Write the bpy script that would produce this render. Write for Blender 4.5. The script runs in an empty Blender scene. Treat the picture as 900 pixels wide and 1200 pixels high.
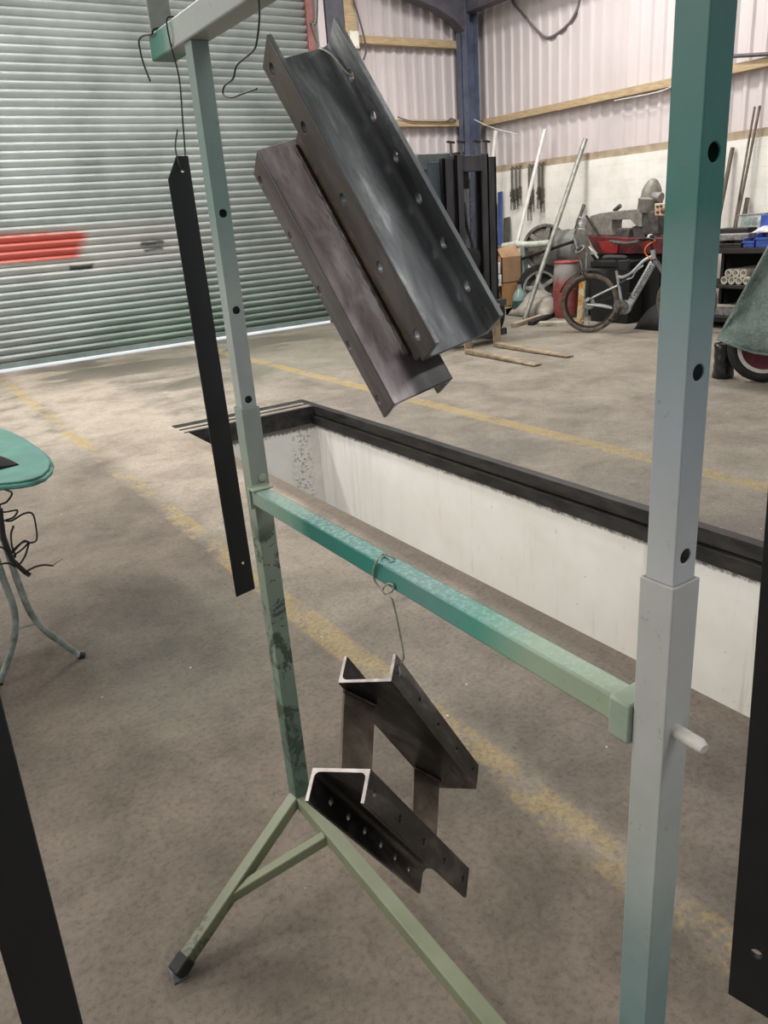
import bpy, bmesh, math, random
import numpy as np
from mathutils import Vector, Matrix
random.seed(7)
SC = bpy.context.scene
COL = SC.collection
R = math.radians

# ------------------------------------------------------------------ camera, world, lights, exposure
CAM_H, FPX = 1.55, 910.0
yaw, pit, roll = R(31.769), R(20.6616), R(-4.45)
FWD = Vector((math.sin(yaw) * math.cos(pit), math.cos(yaw) * math.cos(pit), -math.sin(pit)))
r0 = Vector((math.cos(yaw), -math.sin(yaw), 0)); u0 = r0.cross(FWD)
RT = math.cos(roll) * r0 + math.sin(roll) * u0
UP = -math.sin(roll) * r0 + math.cos(roll) * u0
CP = Vector((0, 0, CAM_H))
cd = bpy.data.cameras.new('camera'); cam = bpy.data.objects.new('camera', cd); COL.objects.link(cam)
cd.sensor_fit = 'VERTICAL'; cd.sensor_height = 36; cd.lens = FPX / 1200 * 36; cd.clip_start = .02; cd.clip_end = 200
M3 = Matrix((RT, UP, -FWD)).transposed(); cam.matrix_world = Matrix.Translation(CP) @ M3.to_4x4()
SC.camera = cam
SC.view_settings.view_transform = 'Standard'; SC.view_settings.look = 'None'
SC.view_settings.gamma = 1; SC.view_settings.exposure = -0.28; SC.view_settings.use_curve_mapping = False
SC.cycles.use_denoising = True
SC.cycles.max_bounces = 6
w = bpy.data.worlds.new('sky'); SC.world = w; w.use_nodes = True
w.node_tree.nodes['Background'].inputs[0].default_value = (.86, .93, 1, 1)
w.node_tree.nodes['Background'].inputs[1].default_value = .75

def lamp(name, loc, size, power, color=(1, .982, .958), rot=(0, 0, 0)):
    l = bpy.data.lights.new(name, 'AREA'); l.shape = 'RECTANGLE'; l.size, l.size_y = size; l.energy = power; l.color = color
    o = bpy.data.objects.new(name, l); COL.objects.link(o); o.location = loc; o.rotation_euler = rot
    return o
# strip lamps and roof lights under the roof, and added lamps on the left
lamp('ceiling_or_added_lamp', (4.4, 8.2, 5.7), (3.0, .6), 300)
lamp('ceiling_or_added_lamp', (7.6, 7.4, 5.6), (.6, 3.0), 260)
lamp('ceiling_or_added_lamp', (6.8, 2.4, 5.7), (.6, 2.4), 110)
lamp('ceiling_or_added_lamp', (-2.4, 5.2, 5.2), (.6, 3.0), 330)  # added on the left to brighten the pit wall
lamp('ceiling_or_added_lamp', (2.6, -2.6, 5.7), (2.4, .6), 150)
lamp('ceiling_or_added_lamp', (.4, 8.8, 5.6), (1.3, .4), 330)
lamp('left_fill', (-4.8, 3.2, 3.0), (4.2, 2.6), 130, (.95, .98, 1), (0, R(-90), 0))  # unseen fill light added at left to brighten pit wall and steel
sl = bpy.data.lights.new('sun', 'SUN'); so = bpy.data.objects.new('sun', sl); COL.objects.link(so); sl.energy = 5.0; sl.angle = .05; so.rotation_euler = (0, R(40), 0)

def ray(x, y): return FWD * FPX + RT * (x - 450) - UP * (y - 600)
def at(x, y, axis, val):
    d = ray(x, y); return CP + d * ((val - CP[axis]) / d[axis])
def atp(x, y, p0, n):
    d = ray(x, y); return CP + d * ((p0 - CP).dot(n) / d.dot(n))

# ------------------------------------------------------------------ helpers
def lin(r, g, b):
    f = lambda c: (c / 255 / 12.92) if c / 255 <= .04045 else ((c / 255 + .055) / 1.055) ** 2.4
    return (f(r), f(g), f(b), 1)
class N:
    """small node-tree writer"""
    def __init__(s, name):
        s.m = bpy.data.materials.new(name); s.m.use_nodes = True; s.t = s.m.node_tree; s.t.nodes.clear()
        s.out = s.n('ShaderNodeOutputMaterial'); s.b = s.n('ShaderNodeBsdfPrincipled'); s.l(s.b.outputs[0], s.out.inputs[0])
        tc = s.n('ShaderNodeTexCoord'); s.co = tc.outputs['Object']
    def n(s, t, **k):
        o = s.t.nodes.new(t)
        for a, v in k.items(): setattr(o, a, v)
        return o
    def l(s, a, b): s.t.links.new(a, b)
    def put(s, sock, v):
        if hasattr(v, 'is_linked') or isinstance(v, bpy.types.NodeSocket): s.l(v, sock)
        else: sock.default_value = v
    def sep(s):
        x = s.n('ShaderNodeSeparateXYZ'); s.l(s.co, x.inputs[0]); return x.outputs
    def math(s, op, a, b=0.0, clamp=False):
        x = s.n('ShaderNodeMath', operation=op, use_clamp=clamp); s.put(x.inputs[0], a); s.put(x.inputs[1], b); return x.outputs[0]
    def noise(s, scale, detail=4, rough=.55, stretch=None, dist=0.0):
        x = s.n('ShaderNodeTexNoise'); x.inputs['Scale'].default_value = scale; x.inputs['Detail'].default_value = detail
        x.inputs['Roughness'].default_value = rough; x.inputs['Distortion'].default_value = dist
        co = s.co
        if stretch:
            mp = s.n('ShaderNodeMapping'); mp.inputs['Scale'].default_value = stretch; s.l(co, mp.inputs[0]); co = mp.outputs[0]
        s.l(co, x.inputs['Vector']); return x.outputs[0]
    def ramp(s, fac, stops):
        x = s.n('ShaderNodeValToRGB'); e = x.color_ramp.elements
        while len(e) < len(stops): e.new(.5)
        for el, (p, c) in zip(e, stops):
            el.position = p; el.color = c if not isinstance(c, (int, float)) else (c, c, c, 1)
        s.l(fac, x.inputs[0]); return x.outputs[0]
    def step(s, v, a, b):
        x = s.n('ShaderNodeMapRange', clamp=True, interpolation_type='SMOOTHSTEP'); s.put(x.inputs[0], v); x.inputs[1].default_value = a; x.inputs[2].default_value = b; return x.outputs[0]
    def band(s, v, a, b, e):
        return s.math('MULTIPLY', s.step(v, a - e, a + e), s.math('SUBTRACT', 1.0, s.step(v, b - e, b + e)))
    def mix(s, f, a, b, mode='MIX'):
        x = s.n('ShaderNodeMix', data_type='RGBA', blend_type=mode); s.put(x.inputs[0], f); s.put(x.inputs[6], a); s.put(x.inputs[7], b); return x.outputs[2]
    def bump(s, h, dist=.002, st=.6):
        x = s.n('ShaderNodeBump'); x.inputs['Distance'].default_value = dist; x.inputs['Strength'].default_value = st; s.l(h, x.inputs['Height']); s.l(x.outputs[0], s.b.inputs['Normal'])
    def done(s, col, rough=.6, metal=0.0, **k):
        s.put(s.b.inputs['Base Color'], col); s.put(s.b.inputs['Roughness'], rough); s.put(s.b.inputs['Metallic'], metal)
        for a, v in k.items(): s.put(s.b.inputs[a.replace('_', ' ')], v)
        return s.m
def simple(name, a, b=None, scale=12, rough=.6, metal=0.0, bump=0.0, lo=.35, hi=.65, stretch=None, **k):
    n = N(name); b = b or tuple(x * .7 for x in a[:3]) + (1,)
    f = n.noise(scale, 5, .6, stretch)
    if bump: n.bump(n.noise(scale * 5, 3), bump)
    return n.done(n.ramp(f, [(lo, b), (hi, a)]), rough, metal, **k)

class MB:
    def __init__(s): s.v = []; s.f = []
    def add(s, V, F):
        o = len(s.v); s.v += [Vector(v) for v in V]; s.f += [tuple(i + o for i in f) for f in F]; return s
    def box(s, lo, hi, M=None):
        V = [Vector((x, y, z)) for x in (lo[0], hi[0]) for y in (lo[1], hi[1]) for z in (lo[2], hi[2])]
        if M: V = [M @ v for v in V]
        return s.add(V, [(0, 1, 3, 2), (4, 6, 7, 5), (0, 4, 5, 1), (2, 3, 7, 6), (0, 2, 6, 4), (1, 5, 7, 3)])
    def bar(s, a, b, w, h, up=(0, 0, 1)):
        a = Vector(a); b = Vector(b); d = (b - a).normalized(); up = Vector(up)
        if abs(d.dot(up)) > .98: up = Vector((0, 1, 0))
        x = d.cross(up).normalized(); y = x.cross(d)
        V = [p + x * sx * w / 2 + y * sy * h / 2 for p in (a, b) for sx, sy in ((-1, -1), (1, -1), (1, 1), (-1, 1))]
        return s.add(V, [(3, 2, 1, 0), (4, 5, 6, 7), (0, 1, 5, 4), (1, 2, 6, 5), (2, 3, 7, 6), (3, 0, 4, 7)])
    def tube(s, P, r, n=10, cap=True, closed=False):
        P = [Vector(p) for p in P]; m = len(P); rr = r if isinstance(r, (list, tuple)) else [r] * m
        V = []; F = []; x = None
        for i, p in enumerate(P):
            d = (P[(i + 1) % m] - P[i - 1]) if closed else (P[min(i + 1, m - 1)] - P[max(i - 1, 0)])
            d.normalize()
            if x is None:
                x = d.orthogonal().normalized()
            else:
                x = x - d * x.dot(d); x = x.normalized() if x.length > 1e-6 else d.orthogonal().normalized()
            y = d.cross(x)
            V += [p + (x * math.cos(t) + y * math.sin(t)) * rr[i] for t in [2 * math.pi * k / n for k in range(n)]]
        for i in range(m if closed else m - 1):
            for k in range(n):
                a = i * n + k; b = i * n + (k + 1) % n; j = ((i + 1) % m) * n
                F.append((a, b, j + (k + 1) % n, j + k))
        if cap and not closed:
            F.append(tuple(reversed(range(n)))); F.append(tuple((m - 1) * n + k for k in range(n)))
        return s.add(V, F)
    def lathe(s, prof, base, axis=(0, 0, 1), n=28, cap=True):
        """prof: list of (radius, height) along axis"""
        ax = Vector(axis).normalized(); x = ax.orthogonal().normalized(); y = ax.cross(x); base = Vector(base)
        V = []; F = []
        for r, h in prof:
            V += [base + ax * h + (x * math.cos(2 * math.pi * k / n) + y * math.sin(2 * math.pi * k / n)) * max(r, 1e-4) for k in range(n)]
        m = len(prof)
        for i in range(m - 1):
            for k in range(n): F.append((i * n + k, i * n + (k + 1) % n, (i + 1) * n + (k + 1) % n, (i + 1) * n + k))
        if cap: F.append(tuple(reversed(range(n)))); F.append(tuple((m - 1) * n + k for k in range(n)))
        return s.add(V, F)
    def ring(s, c, axis, R_, r, n=40, k=10, sq=1.0):
        ax = Vector(axis).normalized(); x = ax.orthogonal().normalized(); y = ax.cross(x); c = Vector(c)
        V = []; F = []
        for i in range(n):
            t = 2 * math.pi * i / n; d = x * math.cos(t) + y * math.sin(t)
            for j in range(k):
                q = 2 * math.pi * j / k; V.append(c + d * (R_ + r * math.cos(q)) + ax * r * sq * math.sin(q))
        for i in range(n):
            for j in range(k): F.append((i * k + j, i * k + (j + 1) % k, ((i + 1) % n) * k + (j + 1) % k, ((i + 1) % n) * k + j))
        return s.add(V, F)
    def prism(s, pts, ex):
        """pts: planar 3-D outline, ex: extrusion vector"""
        P = [Vector(p) for p in pts]; ex = Vector(ex); n = len(P)
        F = [tuple(reversed(range(n))), tuple(n + i for i in range(n))] + [(i, (i + 1) % n, n + (i + 1) % n, n + i) for i in range(n)]
        return s.add(P + [p + ex for p in P], F)
    def ball(s, c, r, nu=14, nv=9):
        c = Vector(c); r = (r, r, r) if isinstance(r, (int, float)) else r
        prof = [(math.sin(math.pi * i / nv), -math.cos(math.pi * i / nv)) for i in range(nv + 1)]
        V = []; F = []
        for a, h in prof: V += [c + Vector((max(a, 1e-3) * math.cos(2 * math.pi * k / nu) * r[0], max(a, 1e-3) * math.sin(2 * math.pi * k / nu) * r[1], h * r[2])) for k in range(nu)]
        for i in range(nv):
            for k in range(nu): F.append((i * nu + k, i * nu + (k + 1) % nu, (i + 1) * nu + (k + 1) % nu, (i + 1) * nu + k))
        F.append(tuple(reversed(range(nu)))); F.append(tuple(nv * nu + k for k in range(nu)))
        return s.add(V, F)
    def grid(s, fn, nu, nv):
        V = [fn(i / nu, j / nv) for i in range(nu + 1) for j in range(nv + 1)]
        return s.add(V, [(i * (nv + 1) + j, (i + 1) * (nv + 1) + j, (i + 1) * (nv + 1) + j + 1, i * (nv + 1) + j + 1) for i in range(nu) for j in range(nv)])
    def build(s, name, mat, parent=None, smooth=True, bevel=0, solid=0, cut=None, label=None, M=None, sharp=.6):
        me = bpy.data.meshes.new(name); me.from_pydata([M @ v for v in s.v] if M else s.v, [], s.f); me.update()
        bm = bmesh.new(); bm.from_mesh(me); bmesh.ops.recalc_face_normals(bm, faces=bm.faces); bm.to_mesh(me); bm.free()
        o = bpy.data.objects.new(name, me); COL.objects.link(o)
        if cut:
            cm = bpy.data.meshes.new('cutter'); cm.from_pydata([M @ v for v in cut.v] if M else cut.v, [], cut.f)
            bm = bmesh.new(); bm.from_mesh(cm); bmesh.ops.recalc_face_normals(bm, faces=bm.faces); bm.to_mesh(cm); bm.free()
            co = bpy.data.objects.new('cutter', cm); COL.objects.link(co)
            md = o.modifiers.new('b', 'BOOLEAN'); md.operation = 'DIFFERENCE'; md.object = co; md.solver = 'EXACT'
            dg = bpy.context.evaluated_depsgraph_get(); dg.update()
            nm = bpy.data.meshes.new_from_object(o.evaluated_get(dg)); o.modifiers.clear(); o.data = nm; nm.name = name
            bpy.data.objects.remove(co); bpy.data.meshes.remove(cm); me = nm
        me.materials.clear(); me.materials.append(mat)
        if smooth:
            for p in me.polygons: p.use_smooth = True
            me.set_sharp_from_angle(angle=sharp)
        if solid:
            md = o.modifiers.new('solid', 'SOLIDIFY'); md.thickness = solid; md.offset = 0
        if bevel:
            md = o.modifiers.new('bevel', 'BEVEL'); md.width = bevel; md.segments = 2; md.limit_method = 'ANGLE'; md.angle_limit = .6
        if parent:
            o.parent = parent
            if parent.type == 'EMPTY': o.matrix_parent_inverse = Matrix.Translation(-parent.location)
        if label: o['label'] = label
        return o
def tag(o, label, cat, group=None, kind=None):
    o['label'] = label; o['category'] = cat
    if group: o['group'] = group
    if kind: o['kind'] = kind
    return o
def thing(name, label, cat, loc, group=None):
    o = bpy.data.objects.new(name, None); o.empty_display_size = .1; COL.objects.link(o); o.location = loc
    return tag(o, label, cat, group)
def struct(o): o['kind'] = 'structure'; return o
def box(lo, hi): return MB().box(lo, hi)
def spline(P, n=8):
    P = [Vector(p) for p in P]; Q = [P[0] * 2 - P[1]] + P + [P[-1] * 2 - P[-2]]; out = []
    for i in range(1, len(Q) - 2):
        for k in range(n):
            t = k / n; a, b, c, d = Q[i - 1], Q[i], Q[i + 1], Q[i + 2]
            out.append(.5 * ((2 * b) + (c - a) * t + (2 * a - 5 * b + 4 * c - d) * t * t + (3 * b - a - 3 * c + d) * t ** 3))
    out.append(P[-1]); return out
def copy_tree(o, parent=None):
    c = o.copy(); COL.objects.link(c); c.parent = parent
    if parent: c.matrix_parent_inverse = o.matrix_parent_inverse.copy()
    for ch in list(o.children): copy_tree(ch, c)
    return c

# ------------------------------------------------------------------ materials
def floor_mat():
    n = N('worn_concrete'); X, Y, Z = n.sep()
    big = n.noise(.55, 5, .6); mid = n.noise(2.3, 7, .62, dist=.4); fine = n.noise(60, 5, .75); grit = n.noise(120, 2, .6)
    wob = n.math('MULTIPLY', n.math('SUBTRACT', n.noise(1.6, 5), .5), .5)
    c = n.ramp(mid, [(.28, lin(108, 101, 91)), (.5, lin(137, 129, 117)), (.75, lin(160, 151, 138))])
    c = n.mix(n.math('MULTIPLY', n.step(big, .45, .7), .35), c, lin(150, 146, 134))
    Xw = n.math('ADD', X, n.math('MULTIPLY', wob, .12))
    # darker, browner trodden floor left of the line, dimmer near light painted in
    left = n.math('SUBTRACT', 1.0, n.step(Xw, 1.15, 1.24))
    Yw = n.math('ADD', Y, n.math('MULTIPLY', wob, 3.0))
    near = n.math('SUBTRACT', 1.0, n.step(Yw, 3.6, 7.6))
    c = n.mix(n.math('MULTIPLY', left, n.math('MULTIPLY', near, .8)), c, n.ramp(mid, [(.3, lin(84, 75, 65)), (.72, lin(124, 112, 99))]))
    # pale dusty walkway between the line and the pit
    walk = n.band(Xw, 1.3, 2.1, .08)
    c = n.mix(n.math('MULTIPLY', walk, n.math('MULTIPLY', n.step(Yw, 2.2, 5.2), .55)), c, n.ramp(mid, [(.3, lin(158, 145, 129)), (.7, lin(196, 184, 168))]))
    nb = n.math('MULTIPLY', n.math('SUBTRACT', 1.0, n.step(Yw, 1.0, 2.6)), n.step(Xw, 1.25, 1.35))  # near floor right of the line: dirt plus dimmer light in the colour
    c = n.mix(n.math('MULTIPLY', nb, .72), c, n.ramp(mid, [(.3, lin(76, 68, 61)), (.72, lin(116, 105, 95))]))
    pl = n.math('MULTIPLY', n.step(Yw, 5.8, 7.0), n.math('MULTIPLY', n.math('SUBTRACT', 1.0, n.step(X, 2.2, 3.6)), n.math('SUBTRACT', 1.0, n.step(Yw, 9.5, 10.8))))
    c = n.mix(n.math('MULTIPLY', n.math('MULTIPLY', pl, .7), n.step(mid, .3, .62)), c, lin(178, 169, 155))
    # dirty band along the far pit edge
    pe = n.math('MULTIPLY', n.band(Xw, 3.2, 3.75, .1), n.math('SUBTRACT', 1.0, n.step(Yw, 6.0, 7.2)))
    c = n.mix(n.math('MULTIPLY', pe, n.math('MULTIPLY', n.step(n.noise(1.4, 5), .4, .6), .55)), c, lin(112, 106, 102))
    pn = n.math('MULTIPLY', n.band(Xw, 1.9, 2.1, .03), n.math('SUBTRACT', 1.0, n.step(Y, 5.0, 6.3)))
    c = n.mix(n.math('MULTIPLY', pn, .7), c, lin(104, 92, 80))
    # damp patches by the shutter
    wet = n.math('MULTIPLY', n.band(Yw, 9.6, 11.6, .5), n.band(Xw, 1.5, 5.6, .4))
    wm = n.math('MULTIPLY', wet, n.step(n.noise(.55, 4, .5, (1, 1.6, 1)), .44, .5))
    c = n.mix(n.math('MULTIPLY', wm, .75), c, lin(92, 88, 80))
    w2 = n.math('MULTIPLY', n.band(Yw, 7.7, 9.3, .3), n.band(Xw, 2.3, 3.9, .4))
    wm2 = n.math('MULTIPLY', w2, n.step(n.noise(1.1, 4), .42, .52))
    c = n.mix(n.math('MULTIPLY', wm2, .6), c, lin(100, 97, 88))
    ol = n.math('MULTIPLY', n.step(Yw, 7.2, 8.2), n.step(X, 2.6, 3.6))
    c = n.mix(n.math('MULTIPLY', ol, .35), c, lin(132, 132, 118))
    # green overspray on the floor
    dx = n.math('SUBTRACT', X, .82); dy = n.math('MULTIPLY', n.math('SUBTRACT', Y, 2.75), .8)
    rr = n.math('ADD', n.math('SQRT', n.math('ADD', n.math('MULTIPLY', dx, dx), n.math('MULTIPLY', dy, dy))), n.math('MULTIPLY', wob, .8))
    c = n.mix(n.math('MULTIPLY', n.math('SUBTRACT', 1.0, n.step(rr, .1, .7)), .26), c, lin(106, 114, 102))
    # worn yellow lines
    for a, b, wear, yy in ((1.17, 1.285, .505, 0), (3.86, 4.0, .455, 0)):
        ln = n.band(Xw, a, b, .012)
        ln = n.math('MULTIPLY', ln, n.step(n.math('ADD', n.math('MULTIPLY', n.noise(9, 6, .75), .6), n.math('MULTIPLY', n.noise(1.3, 3), .4)), wear - .055, wear + .035))
        c = n.mix(n.math('MULTIPLY', ln, n.math('ADD', .42, n.math('MULTIPLY', n.step(Y, 1.5, 5.0), .2))), c, n.ramp(fine, [(.3, lin(160, 136, 78)), (.7, lin(190, 168, 106))]))
    med = n.noise(14, 6, .8, dist=.8)
    c = n.mix(.8, c, n.ramp(med, [(.3, lin(216, 211, 206)), (.5, lin(250, 248, 246)), (.68, (1.12, 1.1, 1.06, 1))]), 'MULTIPLY')
    # crumbs, grit and pale flecks
    c = n.mix(.75, c, n.ramp(fine, [(.3, lin(172, 170, 168)), (.52, (1, 1, 1, 1)), (.8, (1, 1, 1, 1))]), 'MULTIPLY')
    c = n.mix(n.math('MULTIPLY', n.step(grit, .58, .72), .35), c, lin(72, 64, 56))
    sp = n.n('ShaderNodeTexVoronoi'); sp.inputs['Scale'].default_value = 9; n.l(n.co, sp.inputs['Vector'])
    fl = n.math('SUBTRACT', 1.0, n.step(sp.outputs['Distance'], .025, .05))
    c = n.mix(n.math('MULTIPLY', fl, n.step(n.noise(3.1, 2), .54, .6)), c, lin(206, 202, 192))
    sp2 = n.n('ShaderNodeTexVoronoi'); sp2.inputs['Scale'].default_value = 17; n.l(n.co, sp2.inputs['Vector'])
    fl2 = n.math('SUBTRACT', 1.0, n.step(sp2.outputs['Distance'], .05, .12))
    c = n.mix(n.math('MULTIPLY', n.math('MULTIPLY', fl2, n.step(n.noise(2.2, 2), .5, .6)), .22), c, lin(84, 76, 68))
    n.bump(n.math('ADD', n.math('ADD', mid, n.math('MULTIPLY', med, .6)), n.math('MULTIPLY', fine, .5)), .006, .7)
    rough = n.mix(n.math('ADD', wm, wm2, True), (.78, .78, .78, 1), (.42, .42, .42, 1))
    return n.done(c, rough)
def block_mat():
    n = N('painted_block'); X, Y, Z = n.sep(); f = n.noise(3, 6, .65); g = n.noise(22, 4, .7)
    c = n.ramp(f, [(.3, lin(214, 208, 198)), (.6, lin(232, 228, 220))])
    c = n.mix(n.math('MULTIPLY', n.step(g, .63, .72), .6), c, lin(170, 160, 148))
    c = n.mix(n.math('MULTIPLY', n.math('SUBTRACT', 1.0, n.step(Z, .0, .9)), .5), c, lin(160, 150, 138))
    br = n.n('ShaderNodeTexBrick'); br.inputs['Scale'].default_value = 1; br.inputs['Brick Width'].default_value = .44; br.inputs['Row Height'].default_value = .225; br.inputs['Mortar Size'].default_value = .006
    mp = n.n('ShaderNodeCombineXYZ'); n.l(Y, mp.inputs[0]); n.l(Z, mp.inputs[1]); n.l(mp.outputs[0], br.inputs['Vector'])
    c = n.mix(n.math('MULTIPLY', br.outputs['Fac'], .10), c, lin(150, 145, 138))
    n.bump(n.math('ADD', g, n.math('MULTIPLY', br.outputs['Fac'], -.6)), .004, .5)
    return n.done(c, .8)
def pit_mat():
    n = N('pit_whitewash'); X, Y, Z = n.sep()
    st = n.noise(1.0, 6, .65, (1, 14, 1.0)); f = n.noise(2.5, 5); g = n.noise(34, 4, .75)
    c = n.ramp(f, [(.3, lin(240, 236, 228)), (.65, lin(250, 248, 243))])
    c = n.mix(n.math('MULTIPLY', n.step(st, .58, .76), .4), c, lin(182, 172, 150))
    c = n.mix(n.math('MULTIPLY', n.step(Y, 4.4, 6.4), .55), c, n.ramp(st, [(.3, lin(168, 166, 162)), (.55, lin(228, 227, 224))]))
    c = n.mix(n.step(g, .69, .73), c, lin(70, 64, 56))
    c = n.mix(n.math('MULTIPLY', n.step(n.noise(9, 6, .8, (1, 2.2, .7), 2.0), .655, .69), .7), c, lin(92, 84, 72))
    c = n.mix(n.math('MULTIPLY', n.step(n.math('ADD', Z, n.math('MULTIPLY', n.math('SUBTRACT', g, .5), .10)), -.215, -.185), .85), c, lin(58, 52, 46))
    # flaked dark patch in the corner
    k = n.math('MULTIPLY', n.band(n.math('ADD', X, n.math('MULTIPLY', n.math('SUBTRACT', f, .5), .1)), 2.94, 3.12, .05), n.math('MULTIPLY', n.step(Y, 6.1, 6.2), n.math('SUBTRACT', 1.0, n.step(Z, -.3, -.14))))
    c = n.mix(n.math('MULTIPLY', k, n.math('MULTIPLY', n.step(n.noise(44, 5, .7), .53, .6), .75)), c, lin(70, 68, 64))
    n.bump(g, .002, .4)
    return n.done(c, .75)
def door_mat():
    n = N('shutter_paint'); X, Y, Z = n.sep(); f = n.noise(1.2, 5, .6); s = n.noise(2.2, 5, .6, (.5, 1, 6))
    c = n.ramp(f, [(.3, lin(146, 153, 150)), (.65, lin(178, 185, 182))])
    c = n.mix(n.math('MULTIPLY', n.math('SUBTRACT', 1.0, n.step(Z, .1, 1.25)), n.math('MULTIPLY', n.step(n.math('ADD', X, n.math('MULTIPLY', s, 1.0)), 2.0, 3.6), .62)), c, lin(120, 152, 134))
    c = n.mix(n.math('MULTIPLY', n.math('SUBTRACT', 1.0, n.step(Z, .2, 1.1)), n.math('MULTIPLY', n.step(s, .45, .6), .45)), c, lin(118, 122, 116))
    wob = n.math('MULTIPLY', n.math('SUBTRACT', n.noise(5, 4), .5), .16); Xw = n.math('ADD', X, wob); Zw = n.math('ADD', Z, n.math('MULTIPLY', wob, .3))
    # pale scuffed halo, red sprayed stripe and dark scuffs
    h = n.math('MULTIPLY', n.band(Xw, -1, 4.4, .4), n.band(Zw, 1.15, 1.75, .12)); c = n.mix(n.math('MULTIPLY', h, .4), c, lin(196, 190, 184))
    slope = n.math('ADD', Zw, n.math('MULTIPLY', n.math('SUBTRACT', X, 1.7), .02))
    rd = n.math('MULTIPLY', n.band(slope, 1.36, 1.70, .03), n.math('SUBTRACT', 1.0, n.step(n.math('SUBTRACT', Xw, n.math('MULTIPLY', n.math('SUBTRACT', Z, 1.36), .6)), 2.48, 2.68)))
    c = n.mix(n.math('MULTIPLY', rd, .88), c, lin(188, 76, 60))
    for x0, x1, z0, z1 in ((2.42, 2.76, 1.2, 1.26), (3.44, 3.76, 1.44, 1.49), (3.5, 3.74, 1.36, 1.40)):
        c = n.mix(n.math('MULTIPLY', n.math('MULTIPLY', n.band(Xw, x0, x1, .03), n.band(Zw, z0, z1, .02)), .9), c, lin(34, 36, 36))
    return n.done(c, .24, Specular_IOR_Level=.8)
def clad_mat(name, a, b):
    n = N(name); f = n.noise(1.5, 5, .6, (1, 1, .3)); return n.done(n.ramp(f, [(.3, b), (.7, a)]), .5)
def steel_mat(name, a, b, c2, scale=9, r0=.3, r1=.55, cols=None, end_shade=None, metal=.75, O=None, side=None):
    n = N(name)
    if cols:
        mx = Matrix(cols).transposed(); o = n.n('ShaderNodeCombineXYZ'); ds = []
        src = n.n('ShaderNodeVectorMath', operation='SUBTRACT'); n.l(n.co, src.inputs[0]); src.inputs[1].default_value = O
        for k in range(3):
            d = n.n('ShaderNodeVectorMath', operation='DOT_PRODUCT'); n.l(src.outputs[0], d.inputs[0]); d.inputs[1].default_value = tuple(mx[k]); ds.append(d.outputs['Value'])
        n.l(n.math('MULTIPLY', ds[0], .3), o.inputs[0]); n.l(ds[1], o.inputs[1]); n.l(ds[2], o.inputs[2]); n.co = o.outputs[0]
    f = n.noise(scale, 6, .62, dist=.5); g = n.noise(scale * 7, 5, .7)
    c = n.ramp(f, [(.3, a), (.52, b), (.72, c2)])
    c = n.mix(n.math('MULTIPLY', n.step(g, .52, .72), .55), c, a)
    if end_shade:
        k = n.math('MULTIPLY', n.step(n.math('ADD', ds[0], n.math('MULTIPLY', n.math('SUBTRACT', f, .5), .12)), end_shade[0], end_shade[0] + .015), n.step(ds[1], end_shade[1], end_shade[1] + .02))
        c = n.mix(n.math('MULTIPLY', k, .9), c, lin(24, 21, 21))  # shadow of the upper channel's end, painted as a dark ragged patch
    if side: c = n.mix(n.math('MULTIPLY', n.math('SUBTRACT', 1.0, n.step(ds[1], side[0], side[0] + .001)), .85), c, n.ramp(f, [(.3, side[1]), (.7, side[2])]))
    n.bump(g, .0005, .35)
    return n.done(c, n.ramp(f, [(.3, r1), (.7, r0)]), metal)
def paint_mat(name, axis, stops, chips=None, rough=.5, nz=.10, flecks=None):
    """worn spray paint: colour changes along one world axis where coats overlap, plus noise and chips"""
    n = N(name); v = n.sep()[axis]; lo, hi = stops[0][0], stops[-1][0]
    f = n.noise(7, 5, .6); g = n.noise(60, 4, .7)
    t = n.n('ShaderNodeMapRange', clamp=True); n.put(t.inputs[0], n.math('ADD', v, n.math('MULTIPLY', n.math('SUBTRACT', f, .5), nz))); t.inputs[1].default_value = lo; t.inputs[2].default_value = hi
    c = n.ramp(t.outputs[0], [((p - lo) / (hi - lo), col) for p, col in stops])
    c = n.mix(.5, c, n.ramp(f, [(.3, (.72, .72, .72, 1)), (.65, (1, 1, 1, 1))]), 'MULTIPLY')
    c = n.mix(n.math('MULTIPLY', n.step(g, .62, .72), .35), c, lin(96, 100, 92))
    if flecks:
        nz_ = n.n('ShaderNodeNewGeometry'); up = n.n('ShaderNodeSeparateXYZ'); n.l(nz_.outputs['Normal'], up.inputs[0])
        c = n.mix(n.math('MULTIPLY', n.math('MULTIPLY', n.step(n.noise(110, 4, .75), .46, .62), n.step(up.outputs[2], .5, .9)), .42), c, flecks)
    if chips:
        a, b, col = chips
        k = n.math('MULTIPLY', n.band(v, a, b, .03), n.step(n.noise(13, 6, .72, dist=1.2), .5, .55)); c = n.mix(n.math('MULTIPLY', k, .85), c, col)
    n.bump(n.math('ADD', g, f), .0006, .5)
    return n.done(c, rough)
M = {}
M['floor'] = floor_mat(); M['block'] = block_mat(); M['pit'] = pit_mat(); M['door'] = door_mat()
M['clad'] = clad_mat('pale_cladding', lin(204, 194, 193), lin(188, 179, 178))
M['roof'] = clad_mat('roof_sheet', lin(205, 200, 195), lin(190, 186, 180))
M['timber'] = simple('pine_timber', lin(186, 164, 130), lin(158, 136, 104), 6, .7, stretch=(1, 1, 8))
M['timber_old'] = simple('dusty_timber', lin(178, 162, 140), lin(146, 130, 108), 6, .8)
M['girder'] = simple('blue_grey_girder_paint', lin(92, 100, 120), lin(72, 78, 96), 5, .5)
M['girder_dark'] = simple('dark_girder_paint', lin(88, 86, 96), lin(70, 68, 78), 5, .6)
M['pit_steel'] = simple('oily_black_steel', lin(58, 56, 54), lin(26, 25, 24), 14, .5, .3, stretch=(1, .3, 1))
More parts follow.
